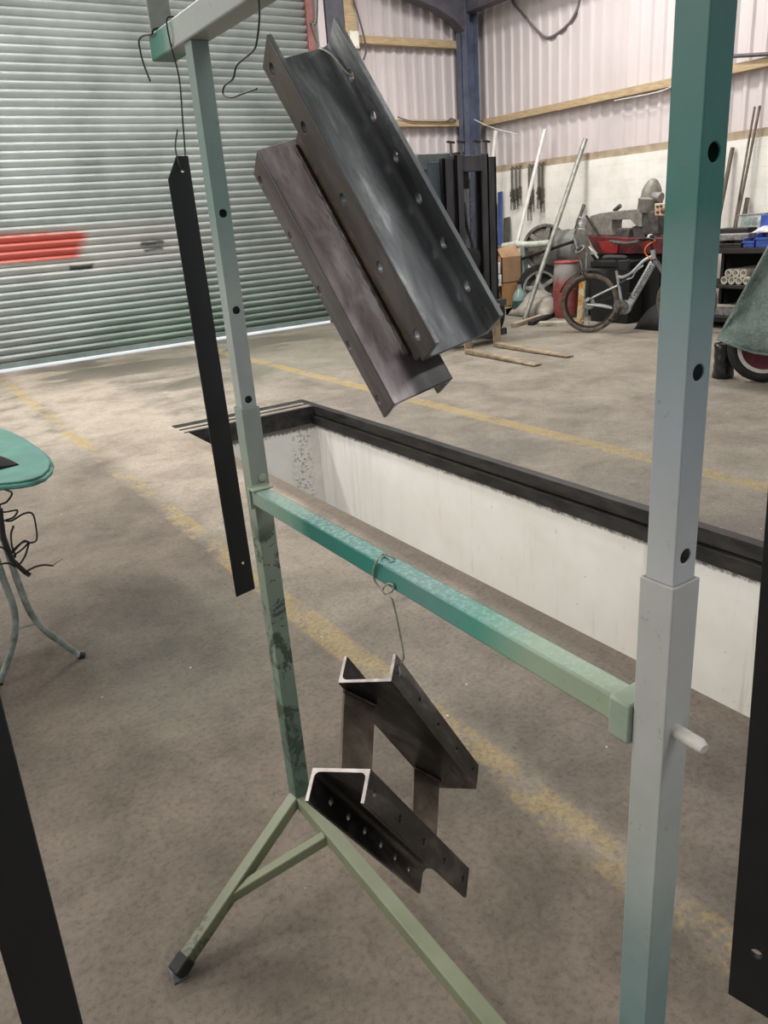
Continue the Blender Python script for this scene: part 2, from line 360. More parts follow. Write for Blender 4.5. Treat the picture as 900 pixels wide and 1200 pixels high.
M['outside'] = simple('outdoor_yard', lin(225, 225, 225), lin(205, 205, 205), 2, .9)
KB = 1.04
CB_, CS_ = ((.1278, .9694, -.2097), (-.5468, -.1075, -.8303), (-.8275, .2207, .5163)), ((-.4977, .5866, .6389), (-.1734, -.789, .5894), (.8498, .1826, .4944))
OB_, OS_ = CP + (Vector((.4849, .9863, 1.7345)) - CP) * KB, CP + (Vector((.4997, .9933, .8359)) - CP) * KB
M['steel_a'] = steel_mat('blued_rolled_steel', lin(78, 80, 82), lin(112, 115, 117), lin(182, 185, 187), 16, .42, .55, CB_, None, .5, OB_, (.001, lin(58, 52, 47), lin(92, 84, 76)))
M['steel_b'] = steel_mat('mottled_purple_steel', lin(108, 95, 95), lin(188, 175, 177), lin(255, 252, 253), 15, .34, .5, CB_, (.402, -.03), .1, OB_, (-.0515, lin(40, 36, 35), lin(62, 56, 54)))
M['steel_c'] = steel_mat('black_mill_scale_steel', lin(34, 32, 31), lin(58, 55, 54), lin(122, 117, 115), 16, .3, .5, CS_, None, .7, OS_)
M['steel_d'] = steel_mat('brown_heat_stained_steel', lin(70, 61, 52), lin(104, 92, 80), lin(134, 122, 108), 12, .4, .55, None, None, .45)
M['weld'] = steel_mat('weld_bead', lin(44, 40, 37), lin(66, 60, 57), lin(96, 90, 86), 40, .3, .5)
M['black_paint'] = simple('satin_black_paint', lin(26, 27, 28), lin(20, 21, 22), 14, .5)
M['wire'] = simple('grey_tie_wire', lin(176, 172, 162), lin(128, 124, 116), 40, .5, .3)
M['wire_dark'] = simple('dark_tie_wire', lin(62, 64, 64), lin(42, 44, 44), 40, .5, .5)
TEAL, TEALD, TEALL = lin(44, 128, 116), lin(30, 100, 90), lin(92, 178, 160)
GREY, GREYG, SAGE, OLIVE = lin(190, 192, 190), lin(158, 172, 164), lin(150, 164, 142), lin(138, 148, 112)
M['post_r_up'] = paint_mat('post_overspray_upper', 2, [(1.2, lin(184, 186, 186)), (1.36, lin(152, 160, 166)), (1.47, lin(112, 140, 140)), (1.54, lin(46, 112, 102)), (1.66, lin(58, 110, 104)), (1.8, lin(88, 114, 112))])
M['post_r_low'] = paint_mat('post_overspray_sleeve', 2, [(.45, lin(96, 124, 124)), (.7, lin(126, 146, 144)), (.86, lin(168, 174, 168)), (.95, lin(178, 180, 176)), (1.22, lin(182, 181, 179))])
M['post_l_up'] = paint_mat('post_overspray_left', 2, [(1.2, lin(166, 172, 168)), (1.42, lin(160, 168, 164)), (1.6, lin(118, 142, 136)), (1.84, lin(128, 144, 138))])
M['post_l_low'] = paint_mat('post_overspray_left_sleeve', 2, [(.2, lin(84, 104, 88)), (.45, lin(100, 124, 112)), (.6, lin(122, 140, 124)), (.95, lin(132, 142, 126)), (1.22, lin(150, 158, 152))], (.26, .95, lin(58, 66, 52)))
M['crossbar'] = paint_mat('crossbar_overspray', 1, [(.45, lin(160, 172, 148)), (.62, lin(150, 170, 146)), (.72, lin(78, 150, 134)), (.84, lin(96, 142, 136)), (.97, lin(40, 128, 114)), (1.2, lin(24, 106, 94)), (1.27, lin(112, 150, 134)), (1.45, lin(140, 156, 142))], None, .42, .06, lin(150, 200, 188))
M['rail'] = paint_mat('top_rail_overspray', 1, [(.3, lin(150, 160, 156)), (1.2, lin(158, 164, 160)), (1.5, lin(170, 176, 170)), (1.58, lin(70, 128, 114)), (1.66, lin(40, 100, 88))])
M['base'] = paint_mat('base_olive_overspray', 2, [(0, lin(74, 76, 60)), (.05, lin(104, 108, 84)), (.16, lin(124, 130, 102)), (.3, lin(132, 138, 112))], (.0, .1, lin(70, 66, 54)))
M['clip'] = simple('sage_overspray', lin(156, 168, 150), lin(140, 156, 138), 20, .55)
M['white_pin'] = simple('white_pin_paint', lin(216, 214, 206), lin(190, 188, 180), 30, .5)
M['rubber'] = simple('black_rubber', lin(30, 29, 28), lin(18, 17, 17), 20, .7)
M['void'] = simple('matt_black_panel', lin(20, 20, 20), lin(13, 13, 13), 8, .85)
M['dusty_rubber'] = simple('dusty_tyre_rubber', lin(112, 100, 84), lin(74, 66, 56), 18, .85)

# ------------------------------------------------------------------ structure
PX0, PX1, PY0, PY1 = 2.0, 3.22, -1.6, 6.24
def floor():
    m = MB(); xs = [-5, PX0, PX1, 11.0]; ys = [-6, PY0, PY1, 11.47]
    for i in range(3):
        for j in range(3):
            if i == 1 and j == 1: continue
            m.add([(xs[i], ys[j], 0), (xs[i + 1], ys[j], 0), (xs[i + 1], ys[j + 1], 0), (xs[i], ys[j + 1], 0)], [(0, 1, 2, 3)])
    return struct(m.build('floor', M['floor'], smooth=False))
floor()
struct(box((-9, 11.47, -.06), (16, 22, -.012)).build('floor_yard', M['outside'], smooth=False))
PD = -1.6
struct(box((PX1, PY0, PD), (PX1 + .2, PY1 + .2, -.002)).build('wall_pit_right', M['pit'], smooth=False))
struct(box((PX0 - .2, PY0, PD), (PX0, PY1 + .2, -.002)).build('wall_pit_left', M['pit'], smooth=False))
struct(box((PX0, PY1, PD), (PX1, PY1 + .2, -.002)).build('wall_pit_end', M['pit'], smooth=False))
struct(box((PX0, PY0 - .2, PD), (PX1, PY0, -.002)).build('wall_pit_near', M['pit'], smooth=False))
struct(box((PX0 - .2, PY0 - .2, PD - .1), (PX1 + .2, PY1 + .2, PD)).build('floor_pit', M['floor'], smooth=False))
# oily steel kerb round the pit
m = box((PX1 - .03, PY0, -.075), (PX1 + .035, PY1 + .33, .004)); m.box((PX1 - .05, PY0, -.165), (PX1 - .001, PY1, -.085)); m.box((PX1 - .012, PY0, -.09), (PX1, PY1, -.07))
struct(m.build('trim_1', M['pit_steel'], smooth=False, bevel=.003))
m = box((PX0 - .03, PY1 - .02, -.15), (PX1 - .03, PY1 + .015, .004)); m.box((PX0 - .03, PY1 + .22, -.05), (PX1 + .03, PY1 + .32, .005)); m.box((PX0 - .03, PY1 + .1, -.05), (PX1 - .03, PY1 + .13, .006))
struct(m.build('trim_2', M['pit_steel'], smooth=False, bevel=.003))
# roller shutter: curved slats
DX0, DX1, DY = -4.9, 6.42, 11.49
def shutter():
    pitch, amp, sub = .0985, .046, 10; z0, nsl = .12, 62; P = []
    prof = [(0, 0), (.05, .010), (.18, .026), (.36, .044), (.52, .057), (.64, .063), (.74, .064), (.83, .057), (.91, .040), (.97, .018)]
    for i in range(nsl):
        for t, d_ in prof: P.append((z0 + (i + t) * pitch, -d_))
    P.append((z0 + nsl * pitch, 0)); m = MB(); V = []; F = []
    for z, d in P: V += [(DX0, DY + d, z), (DX1, DY + d, z)]
    for i in range(len(P) - 1): F.append((2 * i, 2 * i + 1, 2 * i + 3, 2 * i + 2))
    return m.add(V, F)
d = shutter().build('door_1', M['door'], solid=.003, sharp=.9); struct(d)
rail = box((DX0, DY - .035, .048), (DX1, DY + .035, .12)).build('bottom_rail', simple('shutter_bottom_rail', lin(122, 136, 132), lin(100, 114, 110), 4, .5), d, bevel=.004)
box((DX1 - .02, DY - .09, 0), (DX1 + .09, DY + .07, 6.2)).build('guide_channel', simple('red_oxide_guide', lin(150, 96, 92), lin(120, 74, 70), 8, .6), d, bevel=.004)
# far wall beside the shutter: corrugated sheet
def corrugated(a, b, z0, z1, nrm, pitch=.2, depth=.03, rib=.34):
    a = Vector(a); b = Vector(b); d = (b - a); L = d.length; d.normalize(); n = Vector(nrm); m = MB(); V = []; P = []
    k = int(L / pitch)
    for i in range(k + 1):
        s = i * pitch
        for t, h in ((0, 0), (.5 - rib / 2 - .06, 0), (.5 - rib / 2 + .06, 1), (.5 + rib / 2 - .06, 1), (.5 + rib / 2 + .06, 0)):
            P.append((min(s + t * pitch, L), h * depth))
    for s, h in P: V += [a + d * s + n * h + Vector((0, 0, z0)), a + d * s + n * h + Vector((0, 0, z1))]
    return m.add(V, [(2 * i, 2 * i + 2, 2 * i + 3, 2 * i + 1) for i in range(len(P) - 1)])
struct(corrugated((DX1 + .1, 11.60, 0), (10.2, 11.60, 0), 0, 6.2, (0, -1, 0)).build('wall_far', M['clad'], smooth=False, solid=.002))
struct(corrugated((9.66, 11.6, 0), (9.66, -6, 0), 2.1, 6.2, (-1, 0, 0), .21).build('wall_right', M['clad'], smooth=False, solid=.002))
struct(box((9.45, -6, 0), (9.64, 11.6, 2.13)).build('wall_right_blockwork', M['block'], smooth=False))
struct(box((-5.0, -6, 0), (-4.9, 11.6, 6.2)).build('wall_left', M['block'], smooth=False))
struct(box((-5, -6, 6.2), (11, 11.6, 6.3)).build('ceiling', M['roof'], smooth=False))
struct(box((9.47, -6, 2.13), (9.62, 11.5, 2.23)).build('trim_4', M['timber_old'], bevel=.004))
struct(box((9.52, -6, 2.885), (9.62, 11.3, 2.985)).build('trim_5', M['timber'], bevel=.004))
struct(box((6.6, 11.43, 2.91), (9.5, 11.55, 3.01)).build('trim_6', M['timber'], bevel=.004))
struct(box((6.6, 11.43, 4.06), (9.5, 11.55, 4.17)).build('trim_7', M['timber'], bevel=.004))
# corner stanchion with haunched rafter
cx0, cx1 = 9.16, 9.42
m = box((cx0, 11.18, 0), (cx0 + .018, 11.43, 6.2)); m.box((cx1 - .018, 11.18, 0), (cx1, 11.43, 6.2)); m.box((cx0, 11.29, 0), (cx1, 11.31, 6.2))
struct(m.build('trim_8', M['girder'], bevel=.002))
yh = 11.2
hp = [at(548, 40, 1, yh), at(532, 22, 1, yh), at(510, 8, 1, yh), at(478, -4, 1, yh), at(440, -25, 1, yh), at(440, -75, 1, yh), at(556, -40, 1, yh)]
struct(MB().prism(hp, (0, .2, 0)).build('trim_9', M['girder_dark'], bevel=.004))
struct(MB().bar((9.3, 11.3, 4.62), (9.3, -2, 4.62), .2, .2).build('trim_10', M['girder_dark'], bevel=.004))
# jamb: stanchion and timbers right of the shutter
m = box((6.72, 11.38, 0), (7.02, 11.56, 6.2)); struct(m.build('trim_11', M['girder_dark'], bevel=.004))
struct(box((6.58, 11.40, 0), (6.70, 11.55, 6.2)).build('trim_12', M['clad'], bevel=.003))
struct(box((7.04, 11.40, 0), (7.24, 11.55, 6.2)).build('trim_13', M['timber'], bevel=.004))

# ------------------------------------------------------------------ the painting rack
RX, YL, YR = .602, 1.473, .437
RXR = .5945
def sq_tube(cx, cy, w, z0, z1, t=.003, cap=False):
    m = MB(); a = w / 2; b = a - t; V = []
    for z in (z0, z1):
        for q in (a, b): V += [(cx - q, cy - q, z), (cx + q, cy - q, z), (cx + q, cy + q, z), (cx - q, cy + q, z)]
    F = []
    for k in range(4):
        n = (k + 1) % 4
        F += [(k, n, 8 + n, 8 + k), (4 + k, 12 + k, 12 + n, 4 + n), (8 + k, 8 + n, 12 + n, 12 + k), (k, 4 + k, 4 + n, n)]
    return m.add(V, F)
def post_holes(cx, cy, zs, r=.0075):
    c = MB()
    for z in zs: c.lathe([(r, 0), (r, .06)], (cx, cy - .06, z), (0, 1, 0), 16)
    return c
rack = thing('paint_rack', 'tall paint-stained square-tube rack with two posts standing over the yellow floor line', 'rack', (RX, .95, 0))
ZT = 1.862
for cx, cy, mu, ml, zc in ((RX, YL, 'post_l_up', 'post_l_low', 1.212), (RXR, YR, 'post_r_up', 'post_r_low', 1.201)):
    sq_tube(cx, cy, .040, .215, zc, .003).build('sleeve_post', M[ml], rack, smooth=False, bevel=.0022, label='grey-green lower post sleeve' if cy > 1 else 'pale grey lower post sleeve with teal overspray')
    sq_tube(cx, cy, .0325, 1.0, ZT, .0025).build('inner_post', M[mu], rack, smooth=False, bevel=.0022, cut=post_holes(cx, cy, [1.228, 1.404, 1.580]), label='teal-stained upper post with peg holes' if cy < 1 else 'grey-teal upper post with peg holes')
# adjusting pin through the near sleeve, bolt head on the far one
MB().tube([(RXR - .002, YR + .03, 1.032), (RXR - .002, YR - .02, 1.032), (RXR - .003, YR - .050, 1.032), (RXR - .004, YR - .056, 1.031)], [.0075, .0075, .0074, .0055], 14).build('adjusting_pin', M['white_pin'], rack, label='white pin sticking out of the near sleeve')
MB().ball((RX + .005, YL - .021, 1.062), (.010, .006, .010)).build('bolt_head', M['clip'], rack)
# crossbar
CB = (.576, .609, 1.0105, 1.0445)
box((CB[0], YR + .022, CB[2]), (CB[1], YL - .021, CB[3])).build('crossbar', M['crossbar'], rack, bevel=.003, label='teal crossbar fading to pale green at the near end')
m = box((CB[0] - .006, YR + .021, CB[2] - .012), (CB[1] + .006, YR + .05, CB[3] + .004)); m.build('crossbar_clip', M['clip'], rack, bevel=.003)
m = box((CB[0] - .005, YL - .026, CB[2] - .010), (CB[1] + .006, YL - .02, CB[3] + .006)); m.box((CB[0] - .006, YL - .05, CB[3]), (CB[1] + .008, YL - .02, CB[3] + .004)); m.build('crossbar_clip', M['clip'], rack, bevel=.0015)
# top rail with a plate at its far end
box((.580, .16, ZT), (.626, 1.652, ZT + .044)).build('top_rail', M['rail'], rack, bevel=.003)
box((.588, 1.652, ZT + .002), (.632, 1.658, ZT + .112)).build('end_plate', simple('bare_grey_plate', lin(158, 160, 154), lin(128, 130, 124), 14, .6), rack, bevel=.001)
# bottom rail, splayed feet and braces
AZ = .215
box((.583, YR + .02, AZ - .012), (.617, YL - .02, AZ + .022)).build('bottom_rail', M['base'], rack, bevel=.003)
for cy, dy in ((YL, -.1), (YR, .02)):
    for sx in (-1, 1):
        if sx > 0: continue
        a = Vector((RX - .012, cy - .004, AZ + .012)); b = Vector((.212, cy + dy, .012))
        if cy > 1: b = at(208, 1138, 2, .012)
        MB().bar(a, b, .030, .030).build('splayed_leg', M['base'], rack, bevel=.003)
        q = a.lerp(b, .60)
        MB().bar(q + Vector((.01, 0, 0)), Vector((RX - .012, cy - .16 if cy > 1 else cy + .16, AZ + .004)), .026, .024).build('brace', M['base'], rack, bevel=.003)
        u = (b - a).normalized()
        MB().bar(b - u * .035, b + u * .006, .036, .034).build('foot_cap', M['rubber'], rack, bevel=.004)
        MB().box((b.x - .015, b.y - .02, 0), (b.x + .02, b.y + .022, .004)).build('foot_plate', simple('foot_plate_steel', lin(96, 98, 98), lin(60, 62, 62), 20, .5, .5), rack, bevel=.001)

# ------------------------------------------------------------------ hanging steel brackets (two back-to-back channels)
K = 1.04
def frame_m(O, cols):
    O = CP + (Vector(O) - CP) * K
    return Matrix.Translation(O) @ Matrix(cols).to_4x4()
def channel(name, Mx, parent, mat, l0, l1, w0, W, d0, D, t=.0065, sgn=1, holes_l=(), holes_r=(), hz=.026, r=.009, hr=.0058, label=None):
    """U section: web at d0 (outer face), flanges towards sgn*d. local axes l,w,d"""
    pr = [(0, 0), (W, 0), (W, D), (W - t, D)]
    for k in range(7):
        a = k / 6 * math.pi / 2; pr.append((W - t - r + r * math.cos(a), t + r - r * math.sin(a)))
    for k in range(7):
        a = k / 6 * math.pi / 2; pr.append((t + r - r * math.sin(a), t + r - r * math.cos(a)))
    pr += [(t, D), (0, D)]
    P = [(l0, w0 + a, d0 + sgn * b) for a, b in pr]
    m = MB().prism(P, (l1 - l0, 0, 0)); c = MB()
    for l in holes_l: c.lathe([(hr, 0), (hr, t * 3)], (l, w0 - t, d0 + sgn * hz), (0, 1, 0), 16)
    for l in holes_r: c.lathe([(hr, 0), (hr, t * 3)], (l, w0 + W - 2 * t, d0 + sgn * hz), (0, 1, 0), 16)
    return m.build(name, mat, parent, cut=c if c.v else None, bevel=.0012, M=Mx, label=label, sharp=.5)
s = K
# large one under the top rail
Mb = frame_m((.4849, .9863, 1.7345), ((.1278, .9694, -.2097), (-.5468, -.1075, -.8303), (-.8275, .2207, .5163)))
big = thing('steel_bracket', 'large dark steel bracket of two joined channels tilted under the top rail', 'bracket', Mb.translation, 'channel brackets hanging on the rack')
big['group'] = 'channel brackets hanging on the rack'
channel('upper_channel', Mb, big, M['steel_a'], 0, .4196 * s, 0, .0969 * s, 0, .0506 * s, holes_l=[x * s for x in (.021, .105, .206, .300, .393)], holes_r=[x * s for x in (.057, .116, .176, .236, .300, .361)], hz=.0205 * s, hr=.0074, label='blue-grey channel with open side up')
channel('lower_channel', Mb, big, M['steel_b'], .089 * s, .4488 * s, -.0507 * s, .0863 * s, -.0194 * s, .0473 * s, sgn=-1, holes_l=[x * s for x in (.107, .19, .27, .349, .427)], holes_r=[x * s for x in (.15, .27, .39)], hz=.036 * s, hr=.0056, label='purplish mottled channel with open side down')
MB().box((.093 * s, .0008 * s, -.0192 * s), (.412 * s, .03 * s, -.0002)).build('filler_strip', M['steel_d'], big, bevel=.001, M=Mb, label='brownish strip welded between the channels')
for wl in (-.001,):
    MB().tube([Mb @ Vector((l * s, (wl - .001) * s, (-.0185) * s)) for l in [.1 + .01 * i for i in range(31)]], [.0032 + .0012 * (i % 2) for i in range(31)], 8).build('weld_bead', M['weld'], big)
# smaller-looking one under the crossbar: mirror-image bracket, legs kept apart by plates
Ms = frame_m((.4997, .9933, .8359), ((-.4977, .5866, .6389), (-.1734, -.789, .5894), (.8498, .1826, .4944)))
sm = thing('steel_bracket', 'black steel bracket of two spaced channels hanging by wire from the crossbar', 'bracket', Ms.translation, 'channel brackets hanging on the rack')
channel('upper_channel', Ms, sm, M['steel_c'], 0, -.4569 * s, 0, .0972 * s, 0, .0503 * s, holes_l=[-x * s for x in (.06, .2, .34)], holes_r=[-x * s for x in (.025, .120, .218, .324, .424)], hz=.026 * s, label='channel with open side up')
channel('lower_channel', Ms, sm, M['steel_c'], .0802 * s, -.364 * s, .039 * s, .0927 * s, -.1756 * s, .0484 * s, sgn=-1, holes_l=[x * s for x in (.018, -.044, -.106, -.172, -.235, -.299)], holes_r=[x * s for x in (.055, -.041, -.142, -.238, -.336)], hz=.026 * s, label='channel with open side down')
def spacer(a, b, a2, b2):
    v = Vector((b[0] - a[0], b[1] - a[1], 0)).normalized(); n = Vector((-v.y, v.x, 0)) * .006
    P = [Vector((*a, -.001)) * s, Vector((*b, -.001)) * s, Vector((*b2, -.176)) * s, Vector((*a2, -.176)) * s]
    MB().prism(P, n).build('spacer_plate', M['steel_d'], sm, bevel=.001, M=Ms, label='brownish flat spacer plate')
    for q0, q1, dd in ((a, b, -.003), (a2, b2, -.173)):
        Q = [Ms @ (Vector((q0[0] + (q1[0] - q0[0]) * i / 8, q0[1] + (q1[1] - q0[1]) * i / 8, dd)) * s) for i in range(9)]
        MB().tube(Q, [.0045 + .001 * (i % 2) for i in range(9)], 8).build('weld_bead', M['weld'], sm)
spacer((-.020, .003), (-.077, .036), (-.012, .040), (-.072, .064))
spacer((-.345, .005), (-.413, .034), (-.300, .046), (-.352, .072))
# bright sawn ends
for Mx, par, l, w0, W, d0, D, sg in ((Ms, sm, .0003, 0, .0972, 0, .0503, 1), (Ms, sm, .0805, .039, .0927, -.1756, .0484, -1)):
    t = .0060; r = .009; W *= s; D *= s; a = .0006
    pr = [(a, a), (W - a, a), (W - a, D - a), (W - t, D - a)]
    for k in range(7):
        q = k / 6 * math.pi / 2; pr.append((W - t - r + r * math.cos(q), t + r - r * math.sin(q)))
    for k in range(7):
        q = k / 6 * math.pi / 2; pr.append((t + r - r * math.sin(q), t + r - r * math.cos(q)))
    pr += [(t, D - a), (a, D - a)]
    MB().prism([(l * s, w0 * s + x, d0 * s + sg * y) for x, y in pr], (.0005, 0, 0)).build('sawn_end', M['sawn'] if 'sawn' in M else M.setdefault('sawn', simple('bright_sawn_steel', lin(196, 188, 184), lin(150, 142, 138), 30, .5, .5)), par, smooth=False, M=Mx, label='bright sawn channel end')

# ------------------------------------------------------------------ wires and hanging flat bars
WG = 'tie wires on the rack'
def wire(name, pts, r, label, mat='wire', n=6, cat='wire'):
    return tag(MB().tube(spline(pts, 8), r, n).build(name, M[mat]), label, cat, WG)
xr = .579
# wire holding the large bracket: over the rail, down and through the flange hole
rt = ZT + .0455
pw = [at(x, y, 1, yy) for x, y, yy in ((376, 2, .985), (369, 28, .992), (362, 56, 1.0))]
fl = [Mb @ (Vector(v) * s) for v in ((-.004, .082, .0), (.002, .080, .008), (.02, .0845, .016), (.05, .089, .019), (.058, .0935, .0206))]
wire('tie_wire', [(.63, 1.0, ZT + .02), (.628, 1.0, rt), (.60, .995, rt + .002), (.577, .985, rt), (.576, .985, ZT + .01), at(371, 22, 0, .58), fl[0] + Vector((-.01, 0, .03)), fl[0], fl[1], fl[2], fl[3], fl[4]], .0016, 'grey wire holding the large bracket under the top rail')
# S-shaped empty hook
ph = [at(x, y, 0, .575) for x, y in ((304, 14), (301, 48), (296, 60), (278, 76), (273, 92), (263, 101), (262, 111), (272, 114), (286, 109), (301, 104))]
wire('wire_hook', [(.63, ph[0].y + .03, ZT + .03), (.628, ph[0].y + .02, rt), (.6, ph[0].y + .01, rt + .002), (.577, ph[0].y, rt), (.576, ph[0].y, ZT + .02)] + ph, .0016, 'empty bent wire hook dangling from the top rail left of the large bracket', 'wire_dark')
pe = [at(x, y, 0, .576) for x, y in ((178, 40), (168, 42), (163, 47), (164, 58), (168, 74), (176, 95))]
wire('wire_hook', [(.6, pe[0].y - .02, rt + .001), (.578, pe[0].y - .01, rt)] + pe, .0018, 'short open wire hook curling off the far end of the top rail', 'wire_dark')
# wire with a twisted loop on the crossbar
xb = CB[0] - .003; zb = CB[3] + .0025
L = lambda x, y: at(x, y, 0, xb)
yh = L(450, 652).y
loop = [at(463, 655, 2, zb), at(457, 651, 2, zb + .004), at(449, 650, 2, zb), L(443, 655), L(438, 668), L(439, 680), L(446, 690), L(454, 695), L(460, 692), L(461, 686), L(455, 684), L(449, 690), L(452, 698), L(459, 702)]
hh = Ms @ (Vector((-.012, .0985, .034)) * s)
loop += [L(464, 720), L(469, 745), at(473, 768, 0, .575), hh + Vector((.0, -.010, .012)), hh, Ms @ (Vector((-.022, .0985, .026)) * s), Ms @ (Vector((-.024, .09, .024)) * s)]
wire('tie_wire', loop, .0017, 'grey wire with a twisted loop holding the spaced bracket under the crossbar')
def flat_bar(name, pts, ex, mat, label, hole=None, hr=.005, tilt=None):
    c = None
    if hole:
        c = MB()
        for h in hole: c.lathe([(hr, 0), (hr, .04)], Vector(h) - Vector(ex).normalized() * .02, ex, 14)
    o = MB().prism(pts, ex).build(name, mat, bevel=.0008, cut=c)
    return tag(o, label, 'steel bar', 'black flat bars hung to dry')
# far bar: plane facing the camera side, at the rail's far end
pb = Vector((.60, 1.60, 1.2)); nb = Vector((.22, 1, 0)).normalized()
B = lambda x, y: atp(x, y, pb, nb)
flat_bar('flat_bar', [B(206.5, 182.5), B(220.5, 182.5), B(299, 690), B(277, 700), B(197, 210)], nb * .006, M['black_paint'], 'long black flat bar with a clipped top corner hanging behind the far post', [B(214, 200), B(285, 660)], .0032)
wire('tie_wire', [(.63, 1.535, ZT + .02), (.628, 1.535, rt), (.6, 1.53, rt + .002), (.577, 1.53, rt), (.576, 1.53, ZT + .01), B(210, 92), B(214, 140), B(217, 184), B(214, 200) - nb * .003, B(209, 190) - nb * .004, B(205.5, 172), B(208, 152)], .0015, 'thin dark wire holding the far black bar', 'wire_dark')
# near right bar on the same rail
pb2 = Vector((.585, .30, 1.0)); nb2 = Vector((.72, .30, 0)).normalized()
B2 = lambda x, y: atp(x, y, pb2, nb2)
tv = B2(896, 620) - B2(853, 1165)
bl = B2(853, 1165); br_ = B2(905, 1197); top = Vector((0, 0, 1.02))
flat_bar('flat_bar', [bl, br_, br_ + tv * 1.85, bl + tv * 1.85], nb2 * .006, M['black_paint'], 'black flat bar with a hole near its end hanging right of the near post', [B2(886, 1118)], .0055)
tp = (bl + br_) / 2 + tv * 1.85
wire('tie_wire', [tp + Vector((0, 0, -.02)) - nb2 * .003, tp + Vector((0, 0, .01)) - nb2 * .003, (.577, .30, 1.87), (.577, .30, rt), (.6, .30, rt + .002), (.628, .3, rt), (.628, .3, ZT + .02)], .0015, 'thin wire at the top of the near black bar', 'wire_dark')
# near left bar standing on the floor
pb3 = Vector((.02, .50, 1)); nb3 = Vector((.1, 1, 0)).normalized()
B3 = lambda x, y: atp(x, y, pb3, nb3)
e = (B3(97, 1200) - B3(0, 815)); a3 = B3(0, 815) - e * 1.2; b3 = B3(97, 1200); k = b3.z / -e.z if e.z else 1
b3 = b3 + e * k; wv = B3(25, 1200) - B3(97, 1200)
flat_bar('flat_bar', [a3, b3, b3 + wv, a3 + wv], nb3 * .006, M['black_paint'], 'black flat bar standing upright at the near left corner')

# ------------------------------------------------------------------ ironing board with sprayed cover
yb = 2.98; zt = at(50, 552, 1, yb).z
T = lambda x, y: at(x, y, 2, zt)
ib = thing('ironing_board', 'teal-sprayed ironing board on curved tube legs at the left edge of the floor', 'ironing board', (.1, yb, 0))
out = [T(0, 501), T(14, 506), T(30, 514), T(46, 525), T(56, 534), T(59, 541), T(57, 549), T(50, 556), T(38, 561), T(22, 564), T(0, 566)]
yc = (out[0].y + out[-1].y) / 2
far_ = [Vector((-.75, out[-1].y - .02, zt)), Vector((-.85, yc, zt)), Vector((-.75, out[0].y + .03, zt))]
n = N('teal_mesh_cover'); f = n.noise(10, 4); ck = n.n('ShaderNodeTexChecker'); ck.inputs['Scale'].default_value = 260; n.l(n.co, ck.inputs[0])
cc = n.mix(.28, n.ramp(f, [(.3, lin(30, 92, 82)), (.7, lin(56, 126, 112))]), n.mix(ck.outputs['Fac'], lin(28, 84, 76), lin(120, 180, 162))); M['cover'] = n.done(cc, .6)
MB().prism([p - Vector((0, 0, .010)) for p in out + far_], (0, 0, .010)).build('cover', M['cover'], ib, bevel=.004)
MB().tube([p - Vector((0, 0, .018)) for p in out + far_], .010, 8, closed=True).build('board_rim', simple('sprayed_rim', lin(96, 160, 146), lin(60, 104, 98), 12, .5), ib)
MB().prism([p - Vector((0, 0, .026)) + (Vector((-.1, yc, zt)) - p) * .02 for p in out + far_], (0, 0, .012)).build('board', simple('board_metal', lin(120, 132, 130), lin(84, 92, 92), 10, .5, .4), ib)
lm = simple('grey_sprayed_tube', lin(160, 170, 164), lin(96, 104, 98), 14, .5, .2)
Q = lambda x, y, yy=yb: at(x, y, 1, yy)
legA = [Q(-14, 590), Q(2, 625), Q(12, 655), Q(24, 690), Q(36, 718), Q(52, 738), Q(72, 753), Q(92, 767)]
legB = [Q(-26, 600), Q(-6, 650), Q(6, 684), Q(16, 712), Q(18, 738), Q(12, 765), Q(4, 788), Q(1, 803)]
legA[-1].z = .014; legB[-1].z = .014
MB().tube(spline([Vector((legA[0].x - .05, yb, zt - .025))] + legA), .0125, 12).build('leg', lm, ib)
MB().tube(spline([Vector((legB[0].x - .05, yb, zt - .025))] + legB), .0125, 12).build('leg', lm, ib)
MB().tube([Q(20, 737), Q(43, 730)], .005, 8).build('leg_stay', lm, ib)
for p, d in ((legA[-1], Vector((.02, 0, -.010))), (legB[-1], Vector((-.004, 0, -.010)))): MB().tube([p, p + d], .0145, 10).build('foot_cap', M['rubber'], ib)
for dx in (-.62, -.78):
    MB().tube(spline([(dx + .25, yb, zt - .025), (dx + .2, yb, .5), (dx + .1, yb - .02, .2), (dx, yb - .05, .014)]), .0125, 12).build('leg', lm, ib)
gl = MB().grid(lambda u, v: T(-40 + 62 * u, 541 + (-9 + 18 * v) * min(1, 2.2 * (1 - u)) + 4 * u) + Vector((0, 0, .002 + .03 * (math.sin(math.pi * v) ** .6) * (math.sin(math.pi * min(1, u * .5 + .5)) ** .7) * (1 + .3 * math.sin(9 * u + 4 * v)))), 24, 10)
tag(gl.build('black_rag', simple('black_cloth', lin(26, 26, 26), lin(14, 14, 14), 30, .95), solid=.003), 'black rag lying crumpled on the teal ironing board', 'rag')
cab = thing('cable_tangle', 'tangle of thin black cable dangling below the ironing board', 'cable', (0.2, 2.9, .6))
D = lambda *p: [at(x, y, 1, 2.95 - .01 * (i % 3)) for i, (x, y) in enumerate(p)]
cm = simple('black_cable', lin(40, 38, 36), lin(24, 23, 22), 30, .6)
